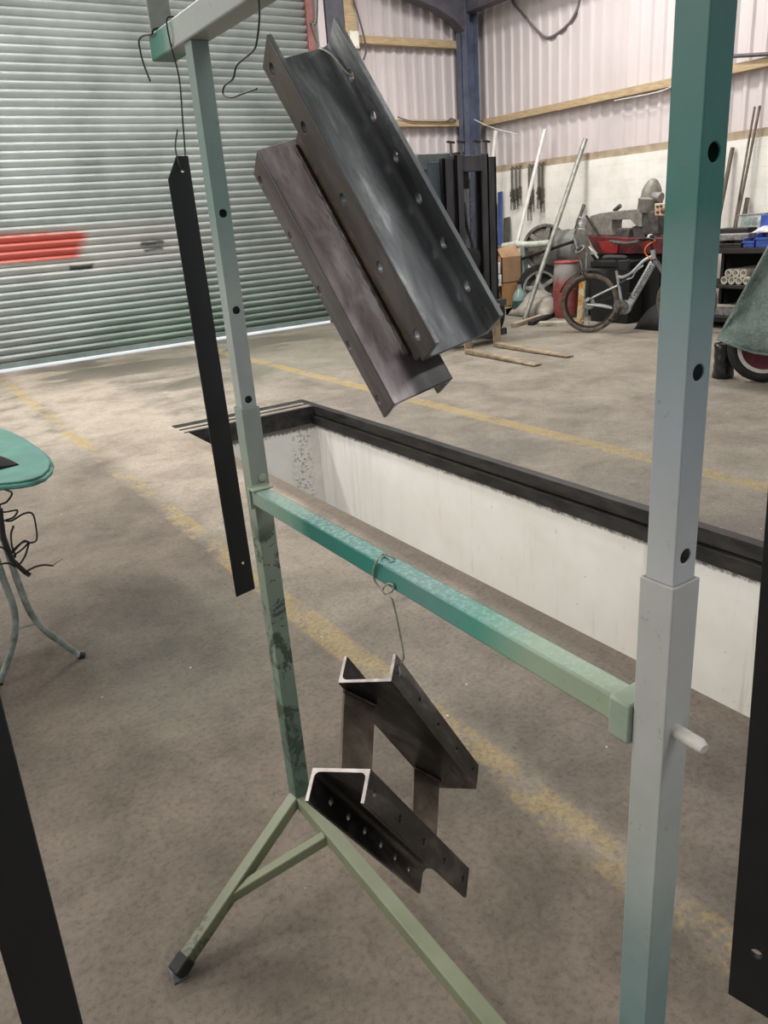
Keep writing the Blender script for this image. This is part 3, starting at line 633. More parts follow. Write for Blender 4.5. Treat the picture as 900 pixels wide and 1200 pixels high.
for P in (D((-6, 572), (6, 574), (14, 578), (8, 588), (0, 592), (4, 600), (20, 598), (16, 606), (6, 610), (14, 610), (28, 602), (38, 602), (42, 616), (43, 632), (36, 636), (28, 634), (18, 644), (12, 652)),
          D((16, 616), (13, 626), (14, 640), (18, 652), (12, 654), (6, 644), (-2, 640)),
          D((34, 636), (30, 650), (24, 660), (18, 664), (10, 660), (-4, 662)),
          D((12, 648), (24, 637), (33, 635), (27, 643), (14, 654), (22, 664), (30, 669), (42, 664), (52, 662), (62, 663))):
    MB().tube(spline(P), .0035, 6).build('cable', cm, cab)
MB().tube(D((62, 663), (68, 658), (73, 655)), .002, 5).build('bare_end', simple('copper_end', lin(200, 170, 150), lin(160, 120, 100), 20, .4, .6), cab)
MB().tube(D((0, 596), (4, 630), (14, 656), (30, 671), (35, 674)), .009, 8).build('cable_clump', cm, cab)

# ------------------------------------------------------------------ forklift facing the camera side, forks on the floor
mast_m = simple('dark_mast_paint', lin(74, 74, 78), lin(50, 50, 53), 6, .5, .3, stretch=(1, 1, .3))
mast_b = simple('blue_grey_mast_paint', lin(82, 94, 104), lin(62, 72, 80), 6, .5, .2)
truck_m = simple('grey_green_truck_paint', lin(104, 114, 110), lin(78, 86, 84), 6, .5)
chain_m = simple('oily_chain', lin(120, 116, 108), lin(60, 58, 54), 60, .5, .6)
fork_m = simple('worn_fork_steel', lin(168, 150, 126), lin(120, 106, 88), 10, .6, .3)
FX0, FX1, FY = 5.80, 6.60, 7.58
fl_ = thing('forklift', 'dark forklift with raised mast parked behind the hanging bracket with forks on the floor', 'forklift', (6.2, 8.4, 0))
def cprof(x0, x1, y0, y1, z0, z1, open_dir):
    m = MB(); t = .028
    m.box((x0, y0, z0), (x1, y0 + t, z1)); m.box((x0, y1 - t, z0), (x1, y1, z1))
    if open_dir > 0: m.box((x0, y0, z0), (x0 + t, y1, z1))
    else: m.box((x1 - t, y0, z0), (x1, y1, z1))
    return m
for x0, x1, o in ((5.83, 5.97, 1), (6.48, 6.61, -1)):
    cprof(x0, x1, FY, FY + .17, .06, 2.13, o).build('outer_mast_rail', mast_m, fl_, smooth=False, bevel=.003)
for x0, x1, o in ((5.98, 6.09, 1), (6.37, 6.47, -1)):
    cprof(x0, x1, FY - .03, FY + .12, .12, 2.16, o).build('inner_mast_rail', mast_m, fl_, smooth=False, bevel=.003)
mc = box((5.66, FY + .05, .35), (5.82, FY + .42, 2.1)).build('mast_side_plate', mast_b, fl_, bevel=.006, label='blue-grey side plate with white lettering')
box((6.09, FY - .035, 1.98), (6.37, FY + .10, 2.15)).build('mast_cross_member', mast_m, fl_, bevel=.005)
box((5.84, FY + .05, .5), (6.60, FY + .16, .64)).build('mast_cross_member', mast_m, fl_, bevel=.005)
box((5.52, FY + .06, 2.02), (5.98, FY + .20, 2.19)).build('mast_head_plate', truck_m, fl_, bevel=.012, label='grey-green head plate')
MB().tube([(6.18, FY + .08, .3), (6.18, FY + .08, 1.86)], .035, 14).build('lift_cylinder', simple('cylinder_rod', lin(150, 152, 144), lin(112, 114, 108), 5, .4, .5), fl_)
MB().tube([(6.18, FY + .08, 1.80), (6.18, FY + .08, 2.0)], .06, 14).build('cylinder_head', M['rubber'], fl_)
MB().lathe([(.10, 0), (.13, .01), (.13, .05), (.10, .06)], (6.17, FY - .06, 1.02), (0, 1, 0), 24).build('hose_pulley', M['rubber'], fl_)
MB().tube(spline([(6.12, FY + .02, 1.66), (6.14, FY, 1.4), (6.2, FY - .02, 1.16), (6.22, FY - .02, 1.0), (6.2, FY - .02, .7)]), .018, 8).build('hydraulic_hose', M['rubber'], fl_)
MB().tube([(6.20, FY - .01, 1.9), (6.19, FY - .01, 1.15)], .014, 6).build('lift_chain', chain_m, fl_)
for x in (5.98, 6.13, 6.36, 6.50):
    b = MB().tube([(x, FY + .04, 2.14), (x, FY + .04, 2.30)], .014, 8).build('chain_bolt', chain_m, fl_)
    MB().bar((x - .05, FY + .04, 2.30), (x + .05, FY + .04, 2.29), .03, .02).build('bolt_handle', M['rubber'], b)
# lettering on the mast side
def letters(txt, size, mat, name, Mx, parent, ext=.002):
    cu = bpy.data.curves.new(name, 'FONT'); cu.body = txt; cu.size = size; cu.extrude = ext; cu.align_x = 'LEFT'; cu.align_y = 'CENTER'
    tmp = bpy.data.objects.new('t', cu); COL.objects.link(tmp)
    dg = bpy.context.evaluated_depsgraph_get(); dg.update(); me = bpy.data.meshes.new_from_object(tmp.evaluated_get(dg)); bpy.data.objects.remove(tmp)
    me.transform(Mx); me.materials.clear(); me.materials.append(mat)
    o = bpy.data.objects.new(name, me); COL.objects.link(o); o.parent = parent
    if parent.type == 'EMPTY': o.matrix_parent_inverse = Matrix.Translation(-parent.location)
    return o
white = simple('white_lettering', lin(228, 228, 224), lin(206, 206, 202), 9, .6)
# reads upwards on the face turned to -X
letters('NISSAN', .17, white, 'lettering', Matrix.Translation((5.6575, FY + .14, 1.10)) @ Matrix(((0, 0, -1), (0, 1, 0), (1, 0, 0))).to_4x4(), mc)
# carriage and forks
box((5.72, FY - .13, .09), (6.62, FY - .06, .17)).build('carriage_bar', mast_m, fl_, bevel=.004)
box((5.72, FY - .13, .44), (6.62, FY - .06, .52)).build('carriage_bar', mast_m, fl_, bevel=.004)
for xa, tip, base in ((5.86, at(630, 427, 2, .02), at(548, 410, 2, .04)), (6.42, at(668, 417, 2, .02), at(580, 402, 2, .04))):
    d = (base - tip); d.z = 0; d.normalize(); b = tip + d * 1.25; px = Vector((d.y, -d.x, 0)) * .055; b.z = 0
    P = [tip + Vector((0, 0, -.012)), b + Vector((0, 0, .008)), b + d * .05 + Vector((0, 0, .5)), b + Vector((0, 0, .5)), b - d * .01 + Vector((0, 0, .055)), tip + Vector((0, 0, .0))]
    P[0] = Vector((tip.x, tip.y, .008)); P[-1] = Vector((tip.x, tip.y, .022))
    MB().prism([p - px for p in P], px * 2).build('fork', fork_m, fl_, bevel=.004)
# truck body, guard and wheels
MB().prism([(5.80, 8.1, .30), (5.80, 8.1, .62), (5.80, 8.5, .70), (5.80, 8.55, .95), (5.80, 9.4, 1.05), (5.80, 9.62, .8), (5.80, 9.62, .25)], (.86, 0, 0)).build('truck_body', truck_m, fl_, bevel=.03)
for x in (5.84, 6.62):
    for y, y2 in ((8.15, 8.35), (9.5, 9.35)):
        MB().bar((x, y, .6), (x, y2, 2.2), .05, .06).build('guard_pillar', M['black_paint'], fl_, bevel=.004)
m = MB()
for i in range(9): m.box((5.80, 8.28 + i * .13, 2.2), (6.66, 8.32 + i * .13, 2.235))
m.box((5.78, 8.25, 2.19), (5.84, 9.42, 2.25)); m.box((6.62, 8.25, 2.19), (6.68, 9.42, 2.25))
m.build('overhead_guard', M['black_paint'], fl_, bevel=.004)
MB().prism([(6.0, 8.85, 1.0), (6.0, 9.3, 1.0), (6.0, 9.42, 1.55), (6.0, 9.34, 1.57), (6.0, 9.2, 1.14), (6.0, 8.85, 1.12)], (.46, 0, 0)).build('seat', M['rubber'], fl_, bevel=.02)
MB().ring((6.22, 8.55, 1.22), (0, -.6, 1), .17, .014).build('steering_wheel', M['rubber'], fl_)
for x in (5.70, 6.58):
    MB().lathe([(.17, 0), (.31, .01), (.325, .04), (.325, .18), (.31, .21), (.17, .22)], (x, 7.98, .327), (1, 0, 0), 30).build('front_wheel', M['rubber'], fl_)
    MB().lathe([(.12, 0), (.22, .01), (.235, .03), (.235, .13), (.22, .15), (.12, .16)], (x + .03, 9.3, .237), (1, 0, 0), 26).build('rear_wheel', M['rubber'], fl_)
box((6.62, 7.80, .16), (6.82, 8.02, .62)).build('step_bracket', simple('rusty_dark_bracket', lin(92, 84, 72), lin(56, 52, 46), 8, .7), fl_, bevel=.015)

# ------------------------------------------------------------------ wall-mounted things
def on_r(x, y, X=9.43): return at(x, y, 0, X)
strap_w = simple('grey_strap_webbing', lin(118, 114, 104), lin(84, 80, 74), 40, .8)
ratch_m = simple('dull_ratchet_steel', lin(120, 114, 104), lin(64, 60, 54), 60, .5, .6)
SL = ['leftmost of the left cluster', 'middle of the left cluster', 'shortest, rightmost of left cluster', 'the longest, behind the white pole', 'just right of the longest strap', 'left of the rightmost pair', 'rightmost of all']
for (x, y0, y1), lb in zip(((600.6, 197, 246), (605.2, 196.5, 244.5), (609.6, 196, 240.5), (620.8, 194.5, 258), (624.3, 195.5, 248), (632.2, 192.5, 244), (636.6, 192, 248.5)), SL):
    a = on_r(x, y0); b = on_r(x - .6, y1); Lz = a.z - b.z; xx, yy = 9.425, a.y
    r_ = thing('lashing_strap', 'grey ratchet strap on the white wall, ' + lb, 'strap', (xx, yy, a.z), 'lashing straps on the wall')
    nail = MB().tube([(9.452, yy, a.z + .02), (9.40, yy, a.z + .025)], .006, 6).build('hook', ratch_m, r_)
    MB().ring((xx - .008, yy, a.z - .005), (0, .5, 1), .026, .006, 16, 6).build('ring', ratch_m, r_)
    m = MB().box((xx - .02, yy - .022, a.z - Lz * .55), (xx - .014, yy + .018, a.z - .02)); m.box((xx - .008, yy - .012, a.z - Lz * .6), (xx - .002, yy + .028, a.z - .03)); m.build('webbing', strap_w, r_)
    m = MB()
    for k in range(5):
        z = a.z - Lz * (.52 + k * .058); m.box((xx - .03, yy - .03 + .012 * (k % 2), z - .03), (xx + .005, yy + .03 + .012 * (k % 3 - 1), z + .012))
    m.build('ratchet', ratch_m, r_, bevel=.004)
    zt_, zb_ = a.z - Lz * .80, b.z; q = .036
    MB().tube([(xx - .01, yy - q * .8, zt_), (xx - .01, yy - q, zb_), (xx - .01, yy + q, zb_), (xx - .01, yy + q * .8, zt_)], .0085, 6, closed=True).build('end_loop', ratch_m, r_)
def pole(name, a, b, r, mat, label, cat='pole'):
    return tag(MB().tube([a, b], r, 12).build(name, mat), label, cat, 'poles and bars leaning on the wall')
galv = simple('galvanised_pole', lin(158, 158, 150), lin(122, 122, 116), 10, .5, .4)
rusty = simple('brown_steel_bar', lin(128, 116, 104), lin(86, 78, 70), 10, .7, .3)
whitep = simple('white_pole', lin(218, 216, 210), lin(196, 194, 188), 8, .5)
darkp = simple('dark_steel_pole', lin(104, 104, 98), lin(70, 70, 66), 8, .5, .4)
def lean(x, y, x2, y2, r, mat, label, X=9.40):
    a = on_r(x, y, X); b = at(x2, y2, 2, .012); pole('leaning_pole', a, b, r, mat, label)
lean(638.5, 152, 586, 366, .030, whitep, 'white pole leaning over the middle lashing straps on the white wall')
lean(686, 163, 615, 374, .036, galv, 'long grey pole leaning on the wall across the big spoked wheel')
lean(684.5, 240, 640, 369, .026, darkp, 'shorter dark pole leaning behind the red drum')
# loose cable loop, conduit box and cables
cw = lambda *p: [on_r(x, y, 9.62) for x, y in p]
tag(MB().tube(spline(cw((598, -20), (601, 2), (612, 16), (628, 34), (640, 44), (652, 40), (668, 26), (678, 6), (680, -20))), .02, 8).build('hanging_cable', simple('grey_cable', lin(120, 108, 112), lin(96, 88, 90), 12, .6)), 'grey cable looping down the cladding near the top of the right wall', 'cable')
jb = thing('junction_box', 'cream junction box fixed beside the timber jamb at the end of the upper timber rail', 'box', (7.25, 11.38, 4.1))
ja, jc = at(409, 36, 1, 11.36), at(421, 57, 1, 11.36)
box((ja.x, 11.34, jc.z), (jc.x, 11.40, ja.z)).build('body', simple('cream_plastic', lin(226, 222, 204), lin(210, 206, 188), 5, .5), jb, bevel=.006)
box((ja.x + .015, 11.33, jc.z + .02), (jc.x - .015, 11.342, ja.z - .02)).build('lid', simple('cream_lid', lin(230, 227, 212), lin(216, 212, 196), 5, .5), jb, bevel=.003)
cf = lambda yy, *p: [at(x, y, 1, yy) for x, y in p]
cabm = simple('dark_wall_cable', lin(86, 80, 80), lin(62, 58, 58), 12, .6)
tag(MB().tube(spline(cf(11.36, (412, -12), (415, 3), (421, 22), (427, 45), (429, 60), (426, 70))), .014, 6).build('wall_cable', cabm), 'dark cable running down past the cream junction box', 'cable')
tag(MB().tube(spline(cf(11.40, (466, 137), (474, 140), (484, 142.4), (500, 142.8), (522, 142.8), (528, 139), (534, 141), (530, 143.5), (524, 143))), .009, 6).build('wall_cable', cabm), 'dark cable lying along the lower timber rail beside the corner stanchion', 'cable')
tag(MB().tube(spline([at(556, 140, 1, 11.15), at(568, 146, 0, 9.3), at(585, 152, 0, 9.3), at(606, 157, 0, 9.38)]), .008, 6).build('wall_string', whitep), 'pale string trailing from the corner stanchion along the right wall', 'string')
tag(MB().tube(spline([at(720, 118, 0, 9.50), at(770, 108, 0, 9.5), at(790, 100, 0, 9.49)]), .007, 6).build('wall_string', whitep), 'pale string sagging under the timber rail beside the near post', 'string')
tag(MB().tube([at(855, 66, 0, 9.48), at(900, 63.5, 0, 9.48), at(930, 60, 0, 9.48)], .022, 8).build('wall_cable', cabm), 'dark cable run above the timber rail right of the near post', 'cable')

# ------------------------------------------------------------------ boxes on a pallet, trestle and wheels in the far corner
card = simple('brown_cardboard', lin(168, 136, 104), lin(146, 114, 84), 3, .8)
card2 = simple('orange_cardboard', lin(176, 134, 90), lin(150, 110, 70), 3, .8)
bq = at(589, 370, 2, 0); bx0, bx1, by0, by1 = bq.x - .46, bq.x + .46, bq.y - .03, bq.y + .87
pal = thing('pallet', 'old wooden pallet under the cardboard boxes behind the forklift', 'pallet', (bq.x, bq.y + .4, 0))
for k in range(5): box((bx0, by0 + k * .19, .10), (bx1, by0 + k * .19 + .13, .122)).build('deck_board', M['timber_old'], pal, bevel=.003)
for k in range(3): box((bx0 + k * .405, by0, .0), (bx0 + k * .405 + .10, by1 - .01, .10)).build('bearer', M['timber_old'], pal, bevel=.003)
def carton(lo, hi, mat, label, open_top=False, grp='cardboard boxes on the pallet'):
    c = thing('cardboard_box', label, 'box', ((lo[0] + hi[0]) / 2, (lo[1] + hi[1]) / 2, lo[2]), grp)
    t = .012; m = MB()
    m.box((lo[0], lo[1], lo[2]), (hi[0], hi[1], lo[2] + t)); m.box((lo[0], lo[1], lo[2]), (lo[0] + t, hi[1], hi[2])); m.box((hi[0] - t, lo[1], lo[2]), (hi[0], hi[1], hi[2]))
    m.box((lo[0], lo[1], lo[2]), (hi[0], lo[1] + t, hi[2])); m.box((lo[0], hi[1] - t, lo[2]), (hi[0], hi[1], hi[2]))
    m.build('body', mat, c, smooth=False)
    w_ = (hi[0] - lo[0]) / 2; e_ = (hi[1] - lo[1]) / 2; z = hi[2]
    if open_top:
        for P, ex in (([(lo[0], lo[1], z), (hi[0], lo[1], z), (hi[0], lo[1] + .14, z + .16), (lo[0] + .05, lo[1] + .16, z + .12)], (0, .004, .006)), ([(lo[0], hi[1], z), (hi[0], hi[1], z), (hi[0], hi[1] - .05, z + .14), (lo[0], hi[1] - .05, z + .14)], (0, .004, .006))):
            MB().prism(P, ex).build('flap', mat, c, smooth=False)
    else:
        box((lo[0], lo[1], z), (hi[0], lo[1] + e_ - .003, z + .006)).build('flap', mat, c, smooth=False); box((lo[0], lo[1] + e_ + .003, z), (hi[0], hi[1], z + .006)).build('flap', mat, c, smooth=False)
        box((lo[0] - .001, lo[1] + e_ - .03, z + .006), (hi[0] + .001, lo[1] + e_ + .03, z + .0075)).build('tape', simple('brown_tape', lin(176, 138, 92), lin(160, 122, 80), 8, .4), c, smooth=False)
    return c
bc0 = at(589, 370, 2, 0); bw = at(612, 366, 1, bc0.y).x - bc0.x
carton((bc0.x - .02, bc0.y, .124), (bc0.x + bw - .05, bc0.y + .62, .47), card2, 'lower cardboard box sitting on the pallet behind the forklift')
carton((bc0.x + .01, bc0.y + .01, .478), (bc0.x + bw, bc0.y + .5, .86), card, 'open cardboard box with raised flaps on top of another box', True)
carton((bc0.x - .42, bc0.y + .02, .124), (bc0.x - .03, bc0.y + .5, .44), card, 'cardboard box under the white paper packs, half hidden by the forklift')
for k, lb in enumerate(('white paper pack, lower one beside the open cardboard box', 'white paper pack, upper one beside the open cardboard box')):
    z = .448 + k * .18; x = bc0.x - .19 - .02 * k; pk = thing('paper_pack', lb, 'pack', (x, bc0.y + .2, z), 'white paper packs on the boxes')
    MB().box((x - .16, bc0.y - .02, z), (x + .17, bc0.y + .38, z + .17)).build('wrapper', simple('white_wrapper', lin(224, 220, 224), lin(198, 194, 204), 12, .6), pk, bevel=.012)
    box((x - .10, bc0.y - .022, z + .05), (x + .12, bc0.y - .019, z + .11)).build('label', simple('grey_print', lin(170, 168, 180), lin(150, 148, 160), 30, .6), pk, smooth=False)
# trestle with a dusty green bar
tr = thing('trestle', 'dusty green-grey steel trestle with a thick top bar right of the cardboard boxes', 'trestle', (8.75, 9.4, 0))
tm = simple('dusty_green_steel', lin(150, 164, 156), lin(108, 122, 116), 14, .6, .2)
tm2 = simple('pale_lagged_bar', lin(204, 206, 194), lin(168, 174, 160), 12, .8)
tp0 = at(614, 288, 0, 8.74); ty, tz = tp0.y, tp0.z
MB().bar((8.74, ty, .03), (8.74, ty, tz), .09, .09).build('upright', tm, tr, bevel=.008)
ta, tb = at(590, 290, 0, 8.74), at(645, 284, 0, 8.74)
MB().tube(spline([Vector((8.74, ta.y, tz)), (8.74, ta.y * .7 + tb.y * .3, tz + .02), (8.74, ta.y * .4 + tb.y * .6, tz + .012), Vector((8.74, tb.y, tz + .03))]), .05, 12).build('top_bar', tm2, tr)
MB().bar((8.74, ty + .2, .03), (8.74, ty - .85, .03), .07, .06).build('base_bar', tm, tr, bevel=.006)
MB().bar((8.45, ty, .03), (8.80, ty, .03), .07, .06).build('base_bar', tm, tr, bevel=.006)
MB().tube([at(612, 303, 0, 8.68), at(672, 283, 0, 8.68)], .022, 8).build('side_arm', M['rubber'], tr)
bt = thing('glass_bottle', 'large greenish glass demijohn standing at the foot of the trestle', 'bottle', at(609, 369, 2, 0))
bc = bt.location
MB().lathe([(.04, 0), (.10, .01), (.108, .05), (.108, .26), (.09, .32), (.045, .38), (.03, .41), (.03, .46), (.036, .465)], bc, (0, 0, 1), 24).build('glass_body', simple('green_bottle_glass', lin(138, 156, 152), lin(106, 126, 124), 6, .12), bt)
MB().lathe([(.104, 0), (.1095, .004), (.1095, .17), (.104, .18)], bc + Vector((0, 0, .05)), (0, 0, 1), 24).build('liquid', simple('teal_liquid', lin(54, 82, 80), lin(38, 62, 62), 8, .2), bt)
MB().lathe([(.03, 0), (.034, .01), (.034, .05), (.02, .055)], bc + Vector((0, 0, .46)), (0, 0, 1), 14).build('stopper', M['rubber'], bt)
alloy = simple('dull_alloy', lin(140, 136, 128), lin(88, 84, 78), 14, .45, .6)
alloy2 = simple('bright_alloy', lin(196, 196, 192), lin(150, 150, 146), 12, .4, .6)
def wheel(name, c, ax, rad, wd, label, spokes=7, tyre=None, am=alloy, grp=None, cat='wheel'):
    w_ = thing(name, label, cat, c, grp); ax = Vector(ax).normalized(); c = Vector(c); x = ax.orthogonal().normalized(); y = ax.cross(x)
    if tyre: MB().lathe([(rad * .74, -wd / 2), (rad * .93, -wd / 2), (rad, -wd * .32), (rad, wd * .32), (rad * .93, wd / 2), (rad * .74, wd / 2), (rad * .70, 0)], c, ax, 36).build('tyre', tyre, w_)
    ro = rad * (.74 if tyre else 1)
    MB().lathe([(ro * .86, -wd * .42), (ro, -wd * .46), (ro * .93, -wd * .3), (ro * .86, 0), (ro * .93, wd * .3), (ro, wd * .46), (ro * .88, wd * .42), (ro * .82, 0)], c, ax, 36).build('rim', am, w_)
    for k in range(spokes):
        t = 2 * math.pi * k / spokes; d = x * math.cos(t) + y * math.sin(t)
        MB().bar(c + ax * wd * .34 + d * ro * .16, c + ax * wd * .24 + d * ro * .90, ro * .2, wd * .16, ax).build('spoke', am, w_, bevel=.006)
    MB().lathe([(ro * .12, -wd * .1), (ro * .24, -wd * .08), (ro * .24, wd * .38), (ro * .12, wd * .42)], c, ax, 18).build('hub', am, w_)
    return w_
face = (-.8, -.6, .12)
wc = at(640, 290, 0, 9.1)
bench = thing('steel_bench', 'low dark steel bench under the big spoked wheel and the grey drum by the wall', 'bench', (9.15, 9.1, 0))
bz = wc.z - .345
box((9.0, wc.y - .75, bz - .04), (9.43, wc.y + .4, bz)).build('top', M['girder_dark'], bench, bevel=.006)
for x in (9.03, 9.38):
    for y in (wc.y - .70, wc.y + .35): MB().bar((x, y, 0), (x, y, bz - .03), .05, .05).build('leg', M['girder_dark'], bench, bevel=.004)
wheel('machine_wheel', (9.08, wc.y, wc.z), face, .345, .14, 'big dark spoked wheel standing on a bench against the white wall', 6)
gd = at(656, 287, 0, 9.2)
dr = thing('steel_drum', 'grey round steel drum lying beside the big spoked wheel', 'drum', (9.1, wc.y - .45, bz))
dax = Vector((.25, -.97, 0)); db = Vector((9.06, wc.y - .27, bz + .302))
MB().lathe([(.26, 0), (.292, .012), (.292, .18), (.30, .19), (.292, .20), (.292, .40), (.26, .412)], db, dax, 32).build('body', simple('dusty_grey_drum', lin(132, 132, 126), lin(100, 100, 96), 8, .7), dr)
MB().lathe([(.2, 0), (.22, .01), (.22, .02), (.05, .022)], db + dax * .004, -dax, 24).build('lid', simple('drum_lid', lin(110, 110, 104), lin(84, 84, 80), 8, .7), dr)
w2 = at(634, 330, 0, 8.80); wheel('car_wheel', (8.80, w2.y, .365), (-.8, -.6, .05), .36, .18, 'silver car wheel standing on the floor below the big spoked wheel', 5, M['rubber'], alloy2)
sk = at(640, 367.5, 2, 0)
sack = MB().grid(lambda u, v: Vector((sk.x - .12, sk.y, 0)) + Vector((-.30 + .6 * u, -.42 + .84 * v, .012 + .33 * (math.sin(math.pi * u) * math.sin(math.pi * v)) ** .55 * (1 + .12 * math.sin(7 * v + 5 * u)))), 20, 20)
tag(sack.build('filler_sack', simple('grey_paper_sack', lin(178, 170, 158), lin(140, 132, 122), 6, .85), solid=.01), 'grey sack slumped on the floor in front of the silver car wheel', 'sack')
pk_ = at(612, 376, 2, 0)
for (x, y), (x2, y2), lb in (((602, 381), (648, 366), 'long grey timber batten on the floor before the trestle'), ((622, 379), (652, 367), 'dark steel flat lying on the floor beside the red drum')):
    tag(MB().bar(at(x, y, 2, .03), at(x2, y2, 2, .03), .09, .05).build('batten', M['timber_old'] if 'grey' in lb else M['rubber'], bevel=.004), lb, 'batten')
# red drum
rc = at(664, 373, 2, 0); rc = rc + Vector((.10, .11, 0))
rd = thing('plastic_drum', 'red barrel-shaped drum with a dusty grey upper part behind the bike', 'drum', rc)
n = N('faded_red_drum'); Z = n.sep()[2]; f = n.noise(8, 5)
M['reddrum'] = n.done(n.mix(n.step(n.math('ADD', Z, n.math('MULTIPLY', f, .12)), .52, .68), n.ramp(f, [(.3, lin(122, 58, 58)), (.7, lin(158, 82, 80))]), n.ramp(f, [(.3, lin(128, 122, 118)), (.7, lin(156, 150, 144))])), .6)
MB().lathe([(.13, 0), (.155, .006), (.185, .18), (.19, .36), (.185, .58), (.170, .76), (.16, .775)], rc, (0, 0, 1), 28).build('body', M['reddrum'], rd)
MB().ring(rc + Vector((0, 0, .775)), (0, 0, 1), .165, .016, 28, 8).build('rim', simple('red_rim', lin(178, 70, 78), lin(148, 56, 62), 8, .5), rd)
MB().ring(rc + Vector((0, 0, .40)), (0, 0, 1), .187, .008, 28, 6).build('hoop', M['reddrum'], rd)
wd = at(657, 381, 2, 0)
tag(MB().box((-.30, -.10, 0), (.30, .10, .05), Matrix.Translation(wd) @ Matrix.Rotation(-.9, 4, 'Z')).build('timber_offcut', simple('pale_offcut', lin(176, 168, 154), lin(128, 120, 108), 6, .8), bevel=.004), 'pale timber offcut on the floor at the bike rear wheel', 'timber')
ya, yb_ = at(678.5, 381, 2, .02), None
yn = Vector((.68, -.73, 0)); yb_ = atp(682, 330, ya + Vector((.05, .05, 0)), Vector((.73, .68, 0)))
tag(MB().bar(ya, yb_, .07, .04, (.73, .68, 0)).build('yellow_plank', simple('yellow_stained_plank', lin(212, 190, 150), lin(190, 136, 50), 6, .7, lo=.42, hi=.56)), 'yellow-stained plank propped up behind the bike rear wheel', 'plank')
# strips standing right of the forklift mast
for (x, y, x2, y2), r2, mt, lb in (((586, 225, 586, 366), .05, simple('blue_strip', lin(70, 96, 150), lin(50, 72, 120), 5, .5), 'blue plastic strip standing against the wall right of the mast'), ((594, 255, 593, 362), .07, darkp, 'grey metal sheet strip standing beside the blue strip'), ((581.5, 240, 581, 366), .02, galv, 'thin bright pole standing between mast and blue strip')):
    a = on_r(x, y, 9.41); b = at(x2, y2, 0, 9.2); b.z = .01
    tag(MB().bar(b, a, r2 * 2, .02, (1, 0, 0)).build('leaning_strip', mt), lb, 'strip', 'strips by the forklift')
wa = on_r(581, 153, 9.12); pole('leaning_pole', wa, (8.95, min(wa.y + .35, 11.0), .012), .035, whitep, 'white pole rising above the forklift mast in the corner')

# ------------------------------------------------------------------ e-bike in front of the machines
BR = at(690, 389.5, 2, 0); BD = Vector((.478, -.878, 0)).normalized(); BNn = Vector((BD.y, -BD.x, 0))   # BNn points away from the viewer
if BNn.dot(BR) < 0: BNn = -BNn
bk = lambda x, y, off=0.0: atp(x, y, BR, BNn) + BNn * off
bike = thing('electric_bike', 'grey full-suspension electric mountain bike parked in front of the red bandsaw', 'bicycle', BR)
silver = simple('silver_grey_frame_paint', lin(176, 180, 182), lin(146, 150, 152), 6, .35, .3)
blackm = simple('black_bike_part', lin(40, 40, 40), lin(26, 26, 26), 20, .5, .3)
WR = .365
def bike_wheel(c, ax):
    w_ = MB().ring(c, ax, WR - .030, .032, 44, 10).build('tyre', M['dusty_rubber'], bike)
    MB().ring(c, ax, WR - .068, .016, 40, 8).build('rim', blackm, w_)
    x = Vector((0, 0, 1)); y = ax.cross(x).normalized(); m = MB()
    for k in range(14):
        t = 2 * math.pi * k / 14; d = x * math.cos(t) + y * math.sin(t); e_ = x * math.cos(t + .35) + y * math.sin(t + .35)
        m.tube([c + e_ * .03, c + d * (WR - .075)], .0022, 4)
    sp = m.build('spokes', simple('black_spoke', lin(70, 70, 70), lin(50, 50, 50), 20, .4, .6), w_); sp['kind'] = 'stuff'
    MB().tube([c - ax * .05, c + ax * .05], .028, 14).build('hub', blackm, w_)
    MB().lathe([(.04, 0), (.075, .001), (.075, .003), (.04, .004)], c - ax * .035, ax, 20).build('brake_disc', simple('disc_steel', lin(150, 150, 148), lin(120, 120, 118), 20, .3, .8), w_)
cR = Vector((BR.x, BR.y, WR)); cF = cR + BD * 1.15
bike_wheel(cR, BNn); bike_wheel(cF, (BNn + BD * .25).normalized())
bb = bk(729, 359); 
def tb(P, r, name, mat=silver, lbl=None, par=None): return MB().tube(spline(P, 6), r, 12).build(name, mat, par or bike, label=lbl)
dt = MB().bar(bk(736, 360), bk(766, 307), .07, .085, BD).build('down_tube', silver, bike, bevel=.018, label='thick grey down tube with black lettering')
tb([bk(765, 300), bk(754, 306), bk(742, 318), bk(731, 324.5), bk(723.5, 324)], .020, 'top_tube')
tb([bk(754, 311), bk(745, 318), bk(741, 325), bk(733, 328)], .010, 'top_tube_gusset')
tb([bk(722.5, 317), bk(724.5, 330), bk(728, 352)], .019, 'seat_tube')
for o in (-.05, .05):
    tb([bk(689, 352, o), bk(702, 345, o), bk(724, 334.5, o * .6)], .013, 'seat_stay'); tb([bk(689, 356, o), bk(704, 358, o), bk(718, 361, o * .6)], .014, 'chain_stay')
tb([bk(726, 333), bk(735, 328)], .024, 'rear_shock', blackm)
MB().lathe([(.07, -.05), (.085, -.04), (.085, .05), (.07, .06)], bk(732, 360), BNn, 20).build('motor_housing', silver, bike, bevel=.004)
MB().lathe([(.07, 0), (.092, .002), (.092, .008), (.07, .01)], bb - BNn * .075, BNn, 28).build('chainring', simple('chainring_steel', lin(120, 118, 112), lin(60, 58, 56), 40, .4, .7), bike)
cr = MB().bar(bb - BNn * .09, bk(723, 372, -.09), .02, .022, BNn).build('crank', blackm, bike, bevel=.003); MB().box((-.05, -.045, -.012), (.05, .045, .012), Matrix.Translation(bk(722, 373, -.14))).build('pedal', blackm, cr, bevel=.003)
cr = MB().bar(bb + BNn * .09, bk(735, 347, .09), .02, .022, BNn).build('crank', blackm, bike, bevel=.003); MB().box((-.05, -.045, -.012), (.05, .045, .012), Matrix.Translation(bk(736, 346, .14))).build('pedal', blackm, cr, bevel=.003)
tb([bk(767, 309), bk(765, 293)], .028, 'head_tube'); 
cr2 = blackm
